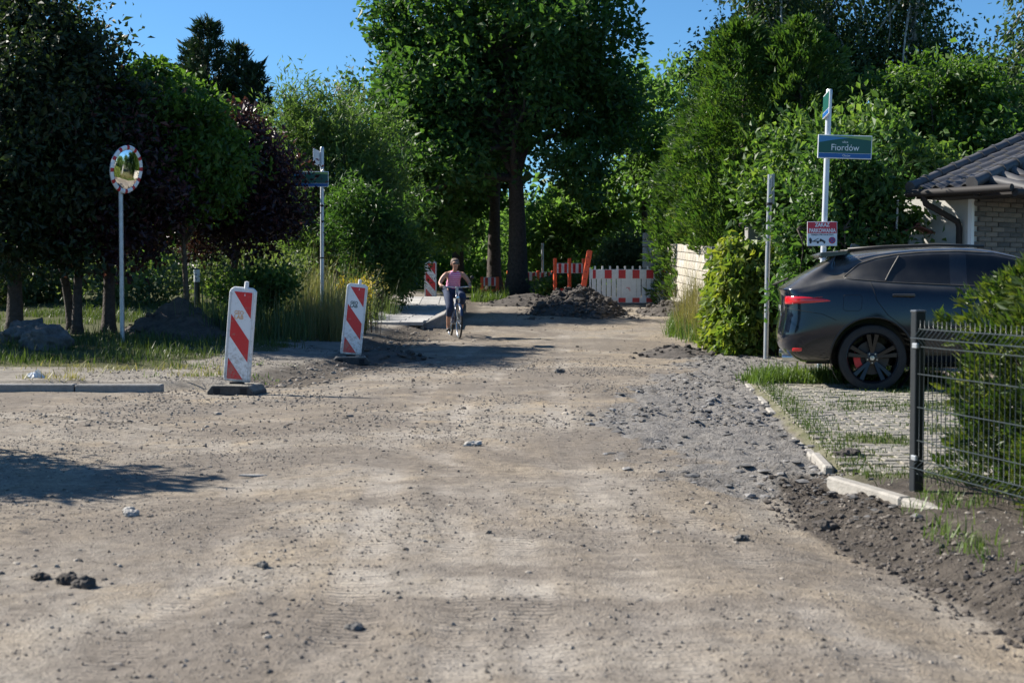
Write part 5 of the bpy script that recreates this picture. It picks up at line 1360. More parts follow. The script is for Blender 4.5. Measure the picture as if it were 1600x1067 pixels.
Hm = Matrix((U, W, Zv)).transposed()    # house local axes -> world: x up-slope, y along the short eave
house.rotation_euler = Hm.to_euler()
# walls: grey face towards -x, clad face towards -y
mb = MB(); mb.box((3.3, 1.35, 1.26), (6.0, 2.3, 2.6)); mb.build('wall', M['render_grey'], house)
mb = MB(); mb.box((0.285, 0.185, 1.24), (0.07, 0.06, 2.56)); mb.build('corner_trim', M['sign_white'], house)
cl = []
for i in range(4):
    mb = MB(); mb.box((0, 0, 0), (0.30, 0.05, 0.066)); cl.append(mb.mesh('clad_stone', False, 0.008)); cl[-1].materials.append(M['clad'][i])
for c in range(34):
    x_ = 0.45 + (0.15 if c % 2 else 0)
    while x_ < 6.1:
        o = link(bpy.data.objects.new('clad_stone', rr.choice(cl)), house); o.location = (x_, 0.19 - rr.uniform(0, 0.018), 0.04 + 0.073 * c); o.scale = (rr.uniform(0.95, 1.0), 1, 1); x_ += 0.305
# roof strip rising along +x between two capped edges
pitch = math.atan(0.32)
tile = MB()
nw = 12; tw, tl = 0.245, 0.36
Vt = []; Ft = []
for i in range(nw + 1):
    t = i / nw; yy_ = -tw / 2 + tw * t
    zz_ = 0.030 * math.sin(2 * math.pi * t * 1.0) + 0.010
    for (xx_, dz) in ((0.0, 0.0), (tl, 0.0), (0.0, -0.022)): Vt.append((xx_, yy_, zz_ + dz))
for i in range(nw):
    a = i * 3; b2 = (i + 1) * 3
    Ft += [(a, b2, b2 + 1, a + 1), (a + 2, b2 + 2, b2, a)]
tms = []
for i in range(3):
    m_ = bpy.data.meshes.new('roof_tile'); m_.from_pydata(Vt, [], Ft); m_.materials.append(M['tile'][i])
    for p in m_.polygons: p.use_smooth = True
    m_.set_sharp_from_angle(angle=R(50)); tms.append(m_)
EAVE = 2.60; X0 = -0.40
roof = MB(); L_ = 5.0
def rz_(x): return EAVE + (x - X0) * 0.32
roof.add([(X0, -0.32, EAVE - 0.06), (X0 + L_, -0.32, rz_(X0 + L_) - 0.06), (X0 + L_, 0.66, rz_(X0 + L_) - 0.06), (X0, 0.66, EAVE - 0.06),
          (X0, -0.32, EAVE - 0.13), (X0 + L_, -0.32, rz_(X0 + L_) - 0.13), (X0 + L_, 0.66, rz_(X0 + L_) - 0.13), (X0, 0.66, EAVE - 0.13)],
         [(0, 1, 2, 3), (7, 6, 5, 4), (0, 4, 5, 1), (1, 5, 6, 2), (2, 6, 7, 3), (3, 7, 4, 0)])
ro = roof.build('roof_deck', M['fascia'], house)
for r_ in range(14):
    for k in range(4):
        o = link(bpy.data.objects.new('roof_tile', rr.choice(tms)), ro)
        xx_ = X0 - 0.04 + r_ * 0.33; o.location = (xx_, -0.16 + k * 0.245, rz_(xx_) - 0.02 + 0.016); o.rotation_euler = (0, -pitch + 0.06, rr.gauss(0, 0.006))
def caps(name, y_, zoff, n=15, r=0.075, step=0.33):
    for k in range(n):
        xx_ = X0 - 0.05 + k * step
        mb = MB(); mb.tube([(0, 0, 0), (0.05, 0, 0), (0.055, 0, 0), (step + 0.03, 0, 0)], [r * 1.16, r * 1.16, r, r * 0.92], 12)
        o = mb.build(name, M['tile'][k % 3], ro, smooth='auto'); o.location = (xx_, y_, rz_(xx_) + zoff); o.rotation_euler = (0, -pitch, 0)
caps('verge_tile', 0.70, 0.02); caps('hip_tile', -0.34, 0.02, r=0.085)
# second slope over the clad wall
s2 = MB(); s2.add([(X0 + 0.15, -0.95, EAVE - 0.10), (X0 + L_, -0.95, EAVE - 0.10), (X0 + L_, -0.33, rz_(X0 + L_) - 0.05), (X0 + 0.15, -0.33, rz_(X0 + 0.15) - 0.05),
                   (X0 + 0.15, -0.95, EAVE - 0.16), (X0 + L_, -0.95, EAVE - 0.16), (X0 + L_, -0.33, EAVE - 0.16), (X0 + 0.15, -0.33, EAVE - 0.16)],
                  [(0, 1, 2, 3), (0, 4, 5, 1), (7, 6, 5, 4), (0, 3, 7, 4), (1, 5, 6, 2), (2, 6, 7, 3)])
s2.build('side_slope', M['fascia'], ro)
for k in range(16):
    xx_ = X0 + 0.32 + k * 0.25; zt = rz_(xx_) - 0.05; n_ = max(1, int((zt - EAVE + 0.1) / 0.30) + 1)
    for j in range(n_):
        t0, t1 = j / n_, (j + 1) / n_
        p0 = Vector((xx_, -0.97 + 0.62 * t0, EAVE - 0.09 + (zt - EAVE + 0.1) * t0)); p1 = Vector((xx_, -0.97 + 0.62 * t1, EAVE - 0.075 + (zt - EAVE + 0.1) * t1))
        mb = MB(); mb.tube([p0, p1], [0.088, 0.075], 10); mb.build('roll_tile', M['tile'][(k + j) % 3], ro, smooth='auto')
gt = MB()
gt.tube([(X0 - 0.09, -1.0, EAVE - 0.09), (X0 - 0.09, 0.72, EAVE - 0.09)], 0.055, 10); gt.build('gutter', M['fascia'], house, smooth='auto')
gt = MB(); gt.tube([(X0 - 0.05, -1.02, EAVE - 0.15), (X0 + L_, -1.02, EAVE - 0.15)], 0.055, 10); gt.build('gutter', M['fascia'], house, smooth='auto')
mb = MB(); mb.box((0.06, 0.17, EAVE - 0.15), (0.85, 0.96, 0.03)); mb.build('soffit', M['fascia'], house)
dp = MB(); dp.tube([(X0 - 0.07, 0.45, EAVE - 0.12), (X0 - 0.03, 0.44, EAVE - 0.24), (0.20, 0.36, EAVE - 0.48), (0.235, 0.35, EAVE - 0.56), (0.235, 0.35, 0.02)], 0.045, 12); dp.build('downpipe', M['fascia'], house, smooth='auto')
for zz in (0.9, 1.75):
    k = MB(); k.lathe([(0.045, zz - 0.015), (0.054, zz - 0.015), (0.054, zz + 0.015), (0.045, zz + 0.015)], seg=12, c=(0.235, 0.35, 0)); k.build('pipe_clip', M['fascia'], house)
bo = MB(); bo.tube([(X0, 0.95, EAVE - 0.16), (X0 + 0.02, 1.0, 1.72)], 0.018, 8); bo.build('bracing_rod', M['pole_white'], house)

# ------------------------------------------------------------------ wire panel fence at the right
FP = Vector((2.32, 8.12)); Fd = Vector((0.20, -0.98)).normalized()
fz = 0.045
fence = thing('wire_fence', 'dark wire panel fence with square post at the right edge', 'fence', (FP.x, FP.y, fz), math.atan2(Fd.y, Fd.x))
mb = MB(); mb.box((0, 0, 0.455), (0.062, 0.062, 1.15)); mb.build('post', M['black_metal'], fence, bevel=0.004)
mb = MB(); mb.box((0, 0, 1.036), (0.070, 0.070, 0.014)); mb.build('post_cap', mat('worn_plastic_cap', (0.09, 0.10, 0.11), 0.35), fence, bevel=0.005)
H0, H1 = 0.075, 0.985
vert_prof = []
wire_v = MB()
folds = [(H0, 0.0), (H0 + 0.035, 0.0), (H0 + 0.075, -0.045), (H0 + 0.115, 0.0), (H1 - 0.15, 0.0), (H1 - 0.10, -0.045), (H1 - 0.05, 0.0), (H1, 0.0)]
wv = MB(); wv.tube([(0, fy, fz_) for fz_, fy in folds], 0.0026, 6); wm_ = wv.mesh('wire', True); wm_.materials.append(M['black_metal'])
Lp = 2.5; nW = 50
wsteel = mat('fence_wire_coating', (0.035, 0.045, 0.05), 0.35, noise=0.1)
wm_.materials[0] = wsteel
for k in range(nW + 1):
    o = link(bpy.data.objects.new('upright_wire', wm_), fence); o.location = (0.05 + k * 0.05, -0.012, 0)
for (zz, yy_) in ((H0 + 0.035, 0), (H0 + 0.075, -0.045), (H0 + 0.115, 0), (0.30, 0), (0.49, 0), (0.68, 0), (H1 - 0.15, 0), (H1 - 0.10, -0.045), (H1 - 0.05, 0)):
    mb = MB(); mb.tube([(0.03, yy_ - 0.017, zz), (Lp + 0.06, yy_ - 0.017, zz)], 0.0034, 6); mb.build('cross_wire', wsteel, fence, smooth=True)
for zz in (0.20, 0.84):
    mb = MB(); mb.box((0.03, -0.03, zz), (0.055, 0.02, 0.03)); mb.build('clip', M['zinc'], fence, bevel=0.004)
mb = MB(); mb.box((Lp + 0.1, 0, 0.455), (0.062, 0.062, 1.15)); mb.build('post', M['black_metal'], fence, bevel=0.004)

# a pale blue shed wall glimpsed far off behind the hedge
sh = thing('shed', 'pale blue shed wall glimpsed low behind the far striped board', 'shed', (-4.35, 58.0, gz(-4.35, 58.0)))
mb = MB(); mb.box((0, 0, 0.8), (2.4, 2.0, 2.0)); mb.build('wall', mat('pale_blue_boards', (0.25, 0.42, 0.50), 0.7, noise=0.15), sh)
mb = MB(); mb.prism([(-1.35, 1.8), (1.35, 1.8), (0, 2.35)], -1.1, 1.1); mb.build('roof', M['concrete'], sh)
# ------------------------------------------------------------------ parked dark SUV
M['paint'] = mat('dark_navy_paint', (0.0045, 0.0075, 0.015), 0.13, coat=0.6, dust=0.34, spec=0.35)
M['car_glass'] = mat('tinted_glass', (0.003, 0.006, 0.012), 0.06, spec=0.35, dust=0.2)
M['trim'] = mat('black_trim', (0.012, 0.012, 0.013), 0.5, dust=0.3)
M['tyre'] = mat('tyre_rubber', (0.016, 0.016, 0.016), 0.8, noise=0.3, nscale=20)
M['rim_black'] = mat('gloss_black_rim', (0.010, 0.010, 0.012), 0.25)
M['tail_red'] = mat('tail_lamp_red', (0.55, 0.012, 0.02), 0.15, coat=0.8)
M['tail_deep'] = mat('tail_lamp_deep_red', (0.22, 0.006, 0.012), 0.2, coat=0.8)
M['caliper'] = mat('caliper_red', (0.5, 0.02, 0.02), 0.4)
M['chrome'] = mat('bright_metal', (0.6, 0.62, 0.64), 0.2, metal=0.9)
M['seam'] = mat('panel_gap', (0.003, 0.003, 0.004), 0.8)

def smooth_interp(xs_, ys_, x):
    xs_ = np.array(xs_, float); ys_ = np.array(ys_, float)
    m = np.gradient(ys_, xs_)
    i = int(np.clip(np.searchsorted(xs_, x) - 1, 0, len(xs_) - 2)); h = xs_[i + 1] - xs_[i]; t = (x - xs_[i]) / h
    return float((2 * t**3 - 3 * t**2 + 1) * ys_[i] + (t**3 - 2 * t**2 + t) * h * m[i] + (-2 * t**3 + 3 * t**2) * ys_[i + 1] + (t**3 - t**2) * h * m[i + 1])

def make_car():
    car = thing('parked_car', 'dark navy sport utility car parked tail towards the road on the paved drive', 'car')
    # section rows: 0 under centre,1 sill,2 lower flank,3 mid flank,4 shoulder,5 belt,6 mid glass,7 glass top,8 roof rail,9 roof centre
    st = []          # each station: list of (s, y, z)
    rear = lambda k, ds: [(0.42, 0.0 * k, 0.27), (0.20 + ds * 0.9, 0.84 * k, 0.31), (0.02 + ds, 0.90 * k, 0.45), (0.0 + ds, 0.92 * k, 0.63), (0.055 + ds, 0.915 * k, 0.86),
                          (0.045 + ds * 0.95, 0.90 * k, 1.085), (0.02 + ds * 0.9, 0.86 * k, 1.150), (0.30 + ds * 0.4, 0.74 * k, 1.335), (0.58 + ds * 0.2, 0.66 * k, 1.475), (0.66 + ds * 0.15, 0.61 * k, 1.575), (0.95, 0.0, 1.615)]
    NR = 11
    st.append(rear(0.0, 0.0)); st.append(rear(0.45, 0.015)); st.append(rear(0.74, 0.05)); st.append(rear(0.90, 0.12)); st.append(rear(0.985, 0.27))
    rows_s = [0.62, 0.75, 0.92, 1.10, 1.32, 1.62, 1.94, 2.06, 2.35, 2.70, 3.02, 3.30, 3.60, 3.95, 4.25, 4.48]
    for s in rows_s:
        wmax = smooth_interp([0.5, 1.06, 1.8, 2.6, 3.4, 3.9, 4.3, 4.5], [0.93, 0.968, 0.94, 0.935, 0.945, 0.96, 0.91, 0.84], s)
        zs = smooth_interp([0.5, 1.0, 2.0, 3.0, 3.6, 4.2, 4.5], [0.30, 0.27, 0.24, 0.24, 0.26, 0.24, 0.26], s)
        belt = smooth_interp([0.6, 0.75, 1.3, 2.0, 2.8, 3.3, 3.6, 4.0, 4.5], [1.265, 1.262, 1.225, 1.195, 1.160, 1.125, 1.085, 1.03, 0.90], s)
        top = smooth_interp([0.6, 0.75, 0.92, 1.1, 1.32, 1.62, 2.0, 2.4, 2.7, 3.02, 3.3], [1.30, 1.335, 1.425, 1.485, 1.528, 1.556, 1.566, 1.545, 1.478, 1.36, 1.17], s) if s < 3.35 else belt + 0.01
        roof = smooth_interp([0.6, 0.95, 1.3, 1.8, 2.2, 2.5, 2.75, 3.02, 3.3], [1.585, 1.612, 1.632, 1.650, 1.645, 1.61, 1.535, 1.395, 1.20], s) if s < 3.35 else belt + 0.02 + 0.045
        gw = smooth_interp([0.6, 1.3, 2.0, 2.7, 3.3], [0.62, 0.655, 0.67, 0.665, 0.72], s) if s < 3.35 else 0.60
        bw = smooth_interp([0.6, 0.9, 1.3, 2.0, 2.8, 3.4, 4.0, 4.5], [0.84, 0.85, 0.845, 0.84, 0.845, 0.85, 0.84, 0.74], s)
        shoulder = belt - 0.075 if s < 3.4 else belt - 0.06
        mid = lambda a: bw + (gw - bw) * a
        sec = [(s, 0.0, zs), (s, wmax - 0.10, zs), (s, wmax - 0.012, 0.46), (s, wmax, 0.68), (s, wmax - 0.004, 0.90),
               (s, wmax - 0.035, shoulder), (s, bw, belt), (s, mid(0.55), belt + (top - belt) * 0.5), (s, gw + 0.03, top), (s, gw - 0.045, top + (roof - top) * 0.62), (s, 0.0, roof)]
        st.append(sec)
    front = lambda k, ds: [(4.50 - ds * 0.3, 0.0, 0.26), (4.60 - ds, 0.80 * k, 0.25), (4.70 - ds, 0.88 * k, 0.42), (4.72 - ds, 0.89 * k, 0.60), (4.70 - ds, 0.87 * k, 0.76),
                           (4.66 - ds, 0.84 * k, 0.85), (4.60 - ds, 0.76 * k, 0.90), (4.55 - ds * .8, 0.68 * k, 0.925), (4.50 - ds * .6, 0.6 * k, 0.94), (4.45 - ds * .4, 0.5 * k, 0.955), (4.35, 0.0, 0.985)]
    st.append(front(0.93, 0.13)); st.append(front(0.74, 0.05)); st.append(front(0.40, 0.01)); st.append(front(0.0, 0.0))
    nS = len(st)
    bm = bmesh.new()
    half = {}
    tagl = bm.faces.layers.int.new('part')
    for side in (1, -1):
        for i in range(nS):
            for j in range(NR):
                s, y, z = st[i][j]
                if abs(y) < 1e-6 and (1, i, j) in half and side == -1: half[(side, i, j)] = half[(1, i, j)]
                else: half[(side, i, j)] = bm.verts.new((s, y * side, z))
    def glassid(i, j):
        if j in (6, 7) and i >= 5 and i < 5 + len(rows_s) - 1:
            s0, s1 = rows_s[i - 5], rows_s[i - 4]
            if s0 >= 0.74 and s1 <= 1.33: return 1        # quarter light
            if s0 >= 1.31 and s1 <= 1.95: return 2        # rear door window
            if s0 >= 2.05 and s1 <= 3.03: return 3        # front door window
        if j in (8, 9) and 5 <= i and i - 4 < len(rows_s) and rows_s[i - 5] >= 2.69 and rows_s[i - 4] <= 3.31: return 4
        if j == 7 and i <= 2: return 5
        return 0
    for side in (1, -1):
        for i in range(nS - 1):
            for j in range(NR - 1):
                q = [half[(side, i, j)], half[(side, i + 1, j)], half[(side, i + 1, j + 1)], half[(side, i, j + 1)]]
                u = []
                for v in q:
                    if v not in u: u.append(v)
                if len(u) < 3: continue
                if side == -1: u.reverse()
                try: f = bm.faces.new(u)
                except ValueError: continue
                f[tagl] = glassid(i, j) + (10 if side == -1 and glassid(i, j) in (1, 2, 3) else 0); f.smooth = True
    bmesh.ops.remove_doubles(bm, verts=bm.verts, dist=1e-5)
    bmesh.ops.recalc_face_normals(bm, faces=bm.faces)
    cl_ = bm.edges.layers.float.new('crease_edge')
    for side in (1, -1):
        for i in range(nS - 1):
            for j, cr_ in ((6, 0.75), (5, 0.35), (9, 0.5), (3, 0.25)):
                if j in (5, 3) and i > 4: continue
                if j == 9 and i > 4: continue
                if j == 6 and i > 5: cr_ = 0.45
                a_, b_ = half[(side, i, j)], half[(side, i + 1, j)]
                if not (a_.is_valid and b_.is_valid): continue
                e_ = bm.edges.get((a_, b_))
                if e_: e_[cl_] = cr_
    me = bpy.data.meshes.new('shell'); bm.to_mesh(me); bm.free()
    tmp = bpy.data.objects.new('shell', me); COL.objects.link(tmp)
    sub = tmp.modifiers.new('s', 'SUBSURF'); sub.levels = 3; sub.subdivision_type = 'CATMULL_CLARK'
    # wheel arches cut through both flanks
    WX = [(1.06, 0.375), (3.92, 0.375)]
    cutters = []
    for (wx, wz) in WX:
        for sg in (1, -1):
            c = MB(); c.lathe([(0.001, sg * 0.60), (0.455, sg * 0.60), (0.455, sg * 1.2), (0.001, sg * 1.2)], axis='y', seg=48, c=(wx, 0, wz))
            cm = c.mesh('cut'); co = bpy.data.objects.new('cut', cm); COL.objects.link(co)
            bo = tmp.modifiers.new('b', 'BOOLEAN'); bo.operation = 'DIFFERENCE'; bo.object = co; bo.solver = 'EXACT'; cutters.append(co)
    dg = bpy.context.evaluated_depsgraph_get(); dg.update()
    full = bpy.data.meshes.new_from_object(tmp.evaluated_get(dg))
    bpy.data.objects.remove(tmp)
    for c in cutters: bpy.data.objects.remove(c)
    bvh_bm = bmesh.new(); bvh_bm.from_mesh(full)
    bvh = BVHTree.FromBMesh(bvh_bm)
    lay = bvh_bm.faces.layers.int.get('part')
    ids = sorted({f[lay] for f in bvh_bm.faces})
    NM = {0: ('body', 'paint'), 1: ('quarter_window', 'car_glass'), 2: ('door_window', 'car_glass'), 3: ('door_window', 'car_glass'), 4: ('windscreen', 'car_glass'), 5: ('rear_window', 'car_glass'),
          11: ('quarter_window', 'car_glass'), 12: ('door_window', 'car_glass'), 13: ('door_window', 'car_glass')}
    for k in ids:
        b2 = bvh_bm.copy(); l2 = b2.faces.layers.int.get('part')
        bmesh.ops.delete(b2, geom=[f for f in b2.faces if f[l2] != k], context='FACES')
        m2 = bpy.data.meshes.new(NM.get(k, ('body', 'paint'))[0]); b2.to_mesh(m2); b2.free()
        m2.materials.clear()
        for p in m2.polygons: p.use_smooth = True
        m2.set_sharp_from_angle(angle=R(40))
        obj(NM.get(k, ('body', 'paint'))[0], m2, M[NM.get(k, ('body', 'paint'))[1]], car)
    def hit(s, z, side=-1):
        r_ = bvh.ray_cast(Vector((s, side * 2.0, z)), Vector((0, -side, 0)))
        return r_[0], r_[1]
    def patch(name, m_, outline_lo, outline_hi, s0, s1, side, off=0.004, n=22, rows=5):
        """strip laid on the flank between two height curves"""
        V_ = []; F_ = []
        for i in range(n + 1):
            s = s0 + (s1 - s0) * i / n
            for j in range(rows + 1):
                z = outline_lo(s) + (outline_hi(s) - outline_lo(s)) * j / rows
                p, nn = hit(s, z, side)
                if p is None: p = Vector((s, side * 0.8, z)); nn = Vector((0, side, 0))
                bulge = 1.0 if 0 < j < rows and 0 < i < n else -0.6
                V_.append(p + nn * off * bulge)
        for i in range(n):
            for j in range(rows):
                a = i * (rows + 1) + j; F_.append((a, a + rows + 1, a + rows + 2, a + 1))
        mb = MB(); mb.add(V_, F_); return mb.build(name, m_, car, smooth=True)
    def line(name, pts, side, r_=0.0035, m_=None):
        P_ = []
        for (a, b) in zip(pts[:-1], pts[1:]):
            k = max(2, int(math.hypot(b[0] - a[0], b[1] - a[1]) / 0.03))
            for t in range(k):
                P_.append((a[0] + (b[0] - a[0]) * t / k, a[1] + (b[1] - a[1]) * t / k))
        P_.append(pts[-1]); Q = []
        for (s, z) in P_:
            p, nn = hit(s, z, side)
            if p is not None: Q.append(p + nn * (r_ * 0.1))
        if len(Q) > 2:
            mb = MB(); mb.tube(Q, r_, 6); return mb.build(name, m_ or M['seam'], car, smooth=True)
    for side in (-1, 1):
        lo = lambda s: np.interp(s, [0.03, 0.12, 0.35, 0.60], [0.975, 0.968, 0.985, 1.012])
        hi = lambda s: np.interp(s, [0.03, 0.30, 0.50, 0.60], [1.078, 1.072, 1.048, 1.022])
        tl = patch('tail_lamp', M['tail_red'], lo, hi, 0.085, 0.60, side, 0.010)
        for a_, b_ in ((0.12, 0.52),):
            st_ = patch('lamp_insert', M['tail_deep'], lambda s: lo(s) + 0.052, lambda s: lo(s) + 0.066, a_, b_, side, 0.0125, 16, 2); st_.parent = tl
        patch('rear_reflector', M['tail_red'], lambda s: 0.425 + (s - 0.16) * 0.1, lambda s: 0.49, 0.17, 0.29, side, 0.008, 8, 3)
        patch('bumper_valance', M['trim'], lambda s: 0.315, lambda s: 0.375, 0.26, 0.60, side, 0.006, 10, 2)
        patch('sill_trim', M['trim'], lambda s: 0.27, lambda s: 0.36, 1.56, 3.42, side, 0.008, 22, 2)
        line('door_seam', [(1.03, 1.235), (1.06, 1.16), (1.10, 1.02), (1.22, 0.86)], side)
        line('door_seam', [(1.22, 0.86), (1.38, 0.74), (1.52, 0.60), (1.56, 0.42)], side)
        line('door_seam', [(2.0, 1.19), (2.02, 0.8), (2.0, 0.40)], side)
        line('door_seam', [(3.10, 1.14), (3.16, 0.9), (3.14, 0.42)], side)
        line('door_seam', [(1.56, 0.40), (3.14, 0.40)], side)
        line('bumper_seam', [(0.10, 0.935), (0.30, 0.90), (0.50, 0.87), (0.66, 0.80)], side, 0.003)
        line('fuel_flap_seam', [(0.74, 1.08), (0.92, 1.085), (0.94, 1.05), (0.93, 0.93), (0.90, 0.905), (0.76, 0.905), (0.73, 0.93), (0.74, 1.08)], side, 0.0022)
        line('window_trim', [(0.745, 1.285), (0.92, 1.435), (1.10, 1.495), (1.32, 1.537), (1.62, 1.565), (2.0, 1.575), (2.4, 1.553), (2.7, 1.487), (3.02, 1.365)], side, 0.007, M['trim'])
        line('window_trim', [(0.745, 1.28), (0.80, 1.262), (1.3, 1.222), (2.0, 1.192), (2.8, 1.157), (3.05, 1.14)], side, 0.008, M['trim'])
        line('pillar_trim', [(1.20, 1.24), (1.26, 1.35), (1.36, 1.52)], side, 0.012, M['trim'])
        # arch lips
        for (wx, wz) in WX:
            Q = []
            for k in range(25):
                a = R(-12 + 204 * k / 24); s = wx + 0.462 * math.cos(a); z = wz + 0.462 * math.sin(a)
                p, nn = hit(s, max(z, 0.28), side)
                if p is not None: Q.append(p)
            if len(Q) > 3:
                mb = MB(); mb.tube(Q, 0.012, 6); mb.build('arch_lip', M['trim'], car, smooth=True)
            mb = MB(); mb.lathe([(0.455, side * 0.62), (0.455, side * 0.90)], axis='y', seg=40, c=(wx, 0, wz)); mb.build('arch_liner', M['slot'], car, smooth=True)
        for s0 in (1.27, 2.28):
            p, nn = hit(s0 + 0.12, 1.075, side)
            mb = MB(); mb.box((0, 0, 0), (0.25, 0.028, 0.030)); h_ = mb.build('door_handle', M['paint'], car, bevel=0.010, segs=2); h_.location = p + nn * 0.022
            mb = MB(); mb.box((0, 0, 0), (0.16, 0.004, 0.052)); r_ = mb.build('recess', M['seam'], h_, bevel=0.001); r_.location = (0, -side * 0.022, -0.012)
        p, nn = hit(3.02, 1.12, side)
        mb = MB(); mb.box((0, 0, 0), (0.13, 0.22, 0.15)); w_ = mb.build('door_mirror', M['paint'], car, bevel=0.04, segs=3); w_.location = p + Vector((0.0, side * 0.16, 0.05))
        mb = MB(); mb.tube([(0.80, side * 0.575, 1.605), (1.2, side * 0.60, 1.632), (1.8, side * 0.61, 1.652), (2.3, side * 0.605, 1.630)], 0.016, 8); mb.build('roof_rail', M['trim'], car, smooth=True)
        patch('headlamp', mat('headlamp_glass', (0.5, 0.52, 0.55), 0.1, coat=0.8), lambda s: 0.78 - (4.6 - s) * 0.05, lambda s: 0.86 + (4.6 - s) * 0.02, 4.22, 4.58, side, 0.008, 12, 3)
        mb = MB(); mb.tube([(0.07, side * 0.56, 0.36), (0.27, side * 0.56, 0.36)], 0.045, 14); mb.build('exhaust_tip', M['chrome'], car, smooth='auto')
    # roof spoiler, shark fin, rear wiper, badge plate
    sp = MB()
    ysp = [-0.62, -0.56, -0.3, 0, 0.3, 0.56, 0.62]
    Vv = []; Ff = []
    for yv in ysp:
        e = abs(yv) / 0.62; inset = 0.10 * e ** 3
        Vv += [(0.40 + inset, yv, 1.54 - 0.012 * e), (0.50, yv, 1.575 - 0.008 * e), (0.80, yv, 1.607 - 0.028 * e), (0.78, yv, 1.565 - 0.02 * e), (0.52, yv, 1.52 - 0.01 * e), (0.42 + inset, yv, 1.518 - 0.012 * e)]
    nY = len(ysp)
    for i in range(nY - 1):
        for j in range(6):
            j2 = (j + 1) % 6; Ff.append((i * 6 + j, i * 6 + j2, (i + 1) * 6 + j2, (i + 1) * 6 + j))
    Ff += [tuple(range(6)), tuple((nY - 1) * 6 + k for k in range(5, -1, -1))]
    sp.add(Vv, Ff); sp.build('roof_spoiler', M['paint'], car, smooth='auto')
    fn = MB(); fn.prism([(0.86, 1.60), (1.06, 1.615), (0.93, 1.68), (0.885, 1.685)], -0.022, 0.022); fn.build('antenna_fin', M['paint'], car, bevel=0.008)
    wp = MB(); wp.tube([(0.02, 0.0, 1.175), (-0.02, -0.05, 1.20), (0.14, -0.36, 1.27)], 0.011, 6); wp.build('rear_wiper', M['trim'], car)
    bd = MB(); bd.box((0.045, -0.80, 0.865), (0.006, 0.07, 0.03)); bd.build('badge', M['chrome'], car)
    npl = MB(); npl.box((0.062, 0, 0.90), (0.012, 0.52, 0.115)); npl.build('number_plate', M['sign_white'], car)
    ug = MB(); ug.box((2.35, 0, 0.40), (4.0, 1.2, 0.22)); ug.build('underbody', M['slot'], car)
    # wheels
    def wheel(wx, wz, side):
        w_ = bpy.data.objects.new('wheel', None)
        r0 = 0.375
        t_ = MB(); t_.lathe([(0.29, -0.125), (0.335, -0.132), (0.366, -0.118), (r0, -0.085), (r0, 0.085), (0.366, 0.118), (0.335, 0.132), (0.29, 0.125), (0.28, 0.0)], axis='y', seg=48, closed=True)
        ty = t_.build('wheel', M['tyre'], car, smooth='auto')
        rim = MB(); rim.lathe([(0.292, 0.122), (0.285, 0.128), (0.275, 0.118), (0.262, 0.07), (0.255, -0.10), (0.285, -0.12)], axis='y', seg=40)
        rim.build('rim', M['rim_black'], ty, smooth='auto')
        dk = MB(); dk.lathe([(0.001, 0.01), (0.19, 0.01), (0.19, -0.02), (0.001, -0.02)], axis='y', seg=32); dk.build('brake_disc', mat('brake_disc', (0.05, 0.048, 0.046), 0.5, metal=0.5), ty, smooth='auto')
        cq = MB()
        cq.add(*arc_block(0.13, 0.205, R(-35), R(25), 0.015, 0.06)); cq.build('caliper', M['caliper'], ty)
        for k in range(5):
            for dv in (-0.17, 0.17):
                a = 2 * math.pi * k / 5 + math.pi / 2
                a0 = a + dv * 0.35; a1 = a + dv
                s_ = MB()
                p0 = Vector((0.055 * math.cos(a0), 0.075, 0.055 * math.sin(a0))); p1 = Vector((0.268 * math.cos(a1), 0.108, 0.268 * math.sin(a1)))
                d_ = (p1 - p0).normalized(); sd = d_.cross(Vector((0, 1, 0))).normalized(); nr = Vector((0, 1, 0))
                Vs = []
                for p, wd in ((p0, 0.020), (p1, 0.033)):
                    Vs += [p - sd * wd - nr * 0.03, p + sd * wd - nr * 0.03, p + sd * wd * 0.7 + nr * 0.006, p - sd * wd * 0.7 + nr * 0.006]
                s_.add(Vs, [(0, 1, 2, 3), (7, 6, 5, 4), (0, 4, 5, 1), (1, 5, 6, 2), (2, 6, 7, 3), (3, 7, 4, 0)]); s_.build('spoke', M['rim_black'], ty)
        hb = MB(); hb.lathe([(0.001, 0.092), (0.03, 0.092), (0.035, 0.085), (0.075, 0.078), (0.08, 0.03)], axis='y', seg=24); hb.build('hub', M['rim_black'], ty, smooth='auto')
        cc = MB(); cc.lathe([(0.001, 0.0965), (0.026, 0.0955), (0.028, 0.092)], axis='y', seg=20); cc.build('centre_cap', M['chrome'], ty, smooth='auto')
        for k in range(5):
            a = 2 * math.pi * (k + 0.5) / 5 + math.pi / 2
            n_ = MB(); n_.lathe([(0.001, 0.090), (0.008, 0.090), (0.009, 0.075)], axis='y', seg=8, c=(0.055 * math.cos(a), 0, 0.055 * math.sin(a))); n_.build('lug_nut', M['chrome'], ty)
        ty.location = (wx, side * 0.80, wz)
        if side < 0: ty.rotation_euler = (0, 0, math.pi)
        return ty
    for (wx, wz) in WX:
        for side in (-1, 1): wheel(wx, wz, side)
    ax = MB(); ax.tube([(1.06, -0.7, 0.37), (1.06, 0.7, 0.37)], 0.05, 8); ax.tube([(3.92, -0.7, 0.37), (3.92, 0.7, 0.37)], 0.05, 8); a_o = ax.build('axles', M['slot'], car); a_o['kind'] = 'stuff'
    return car
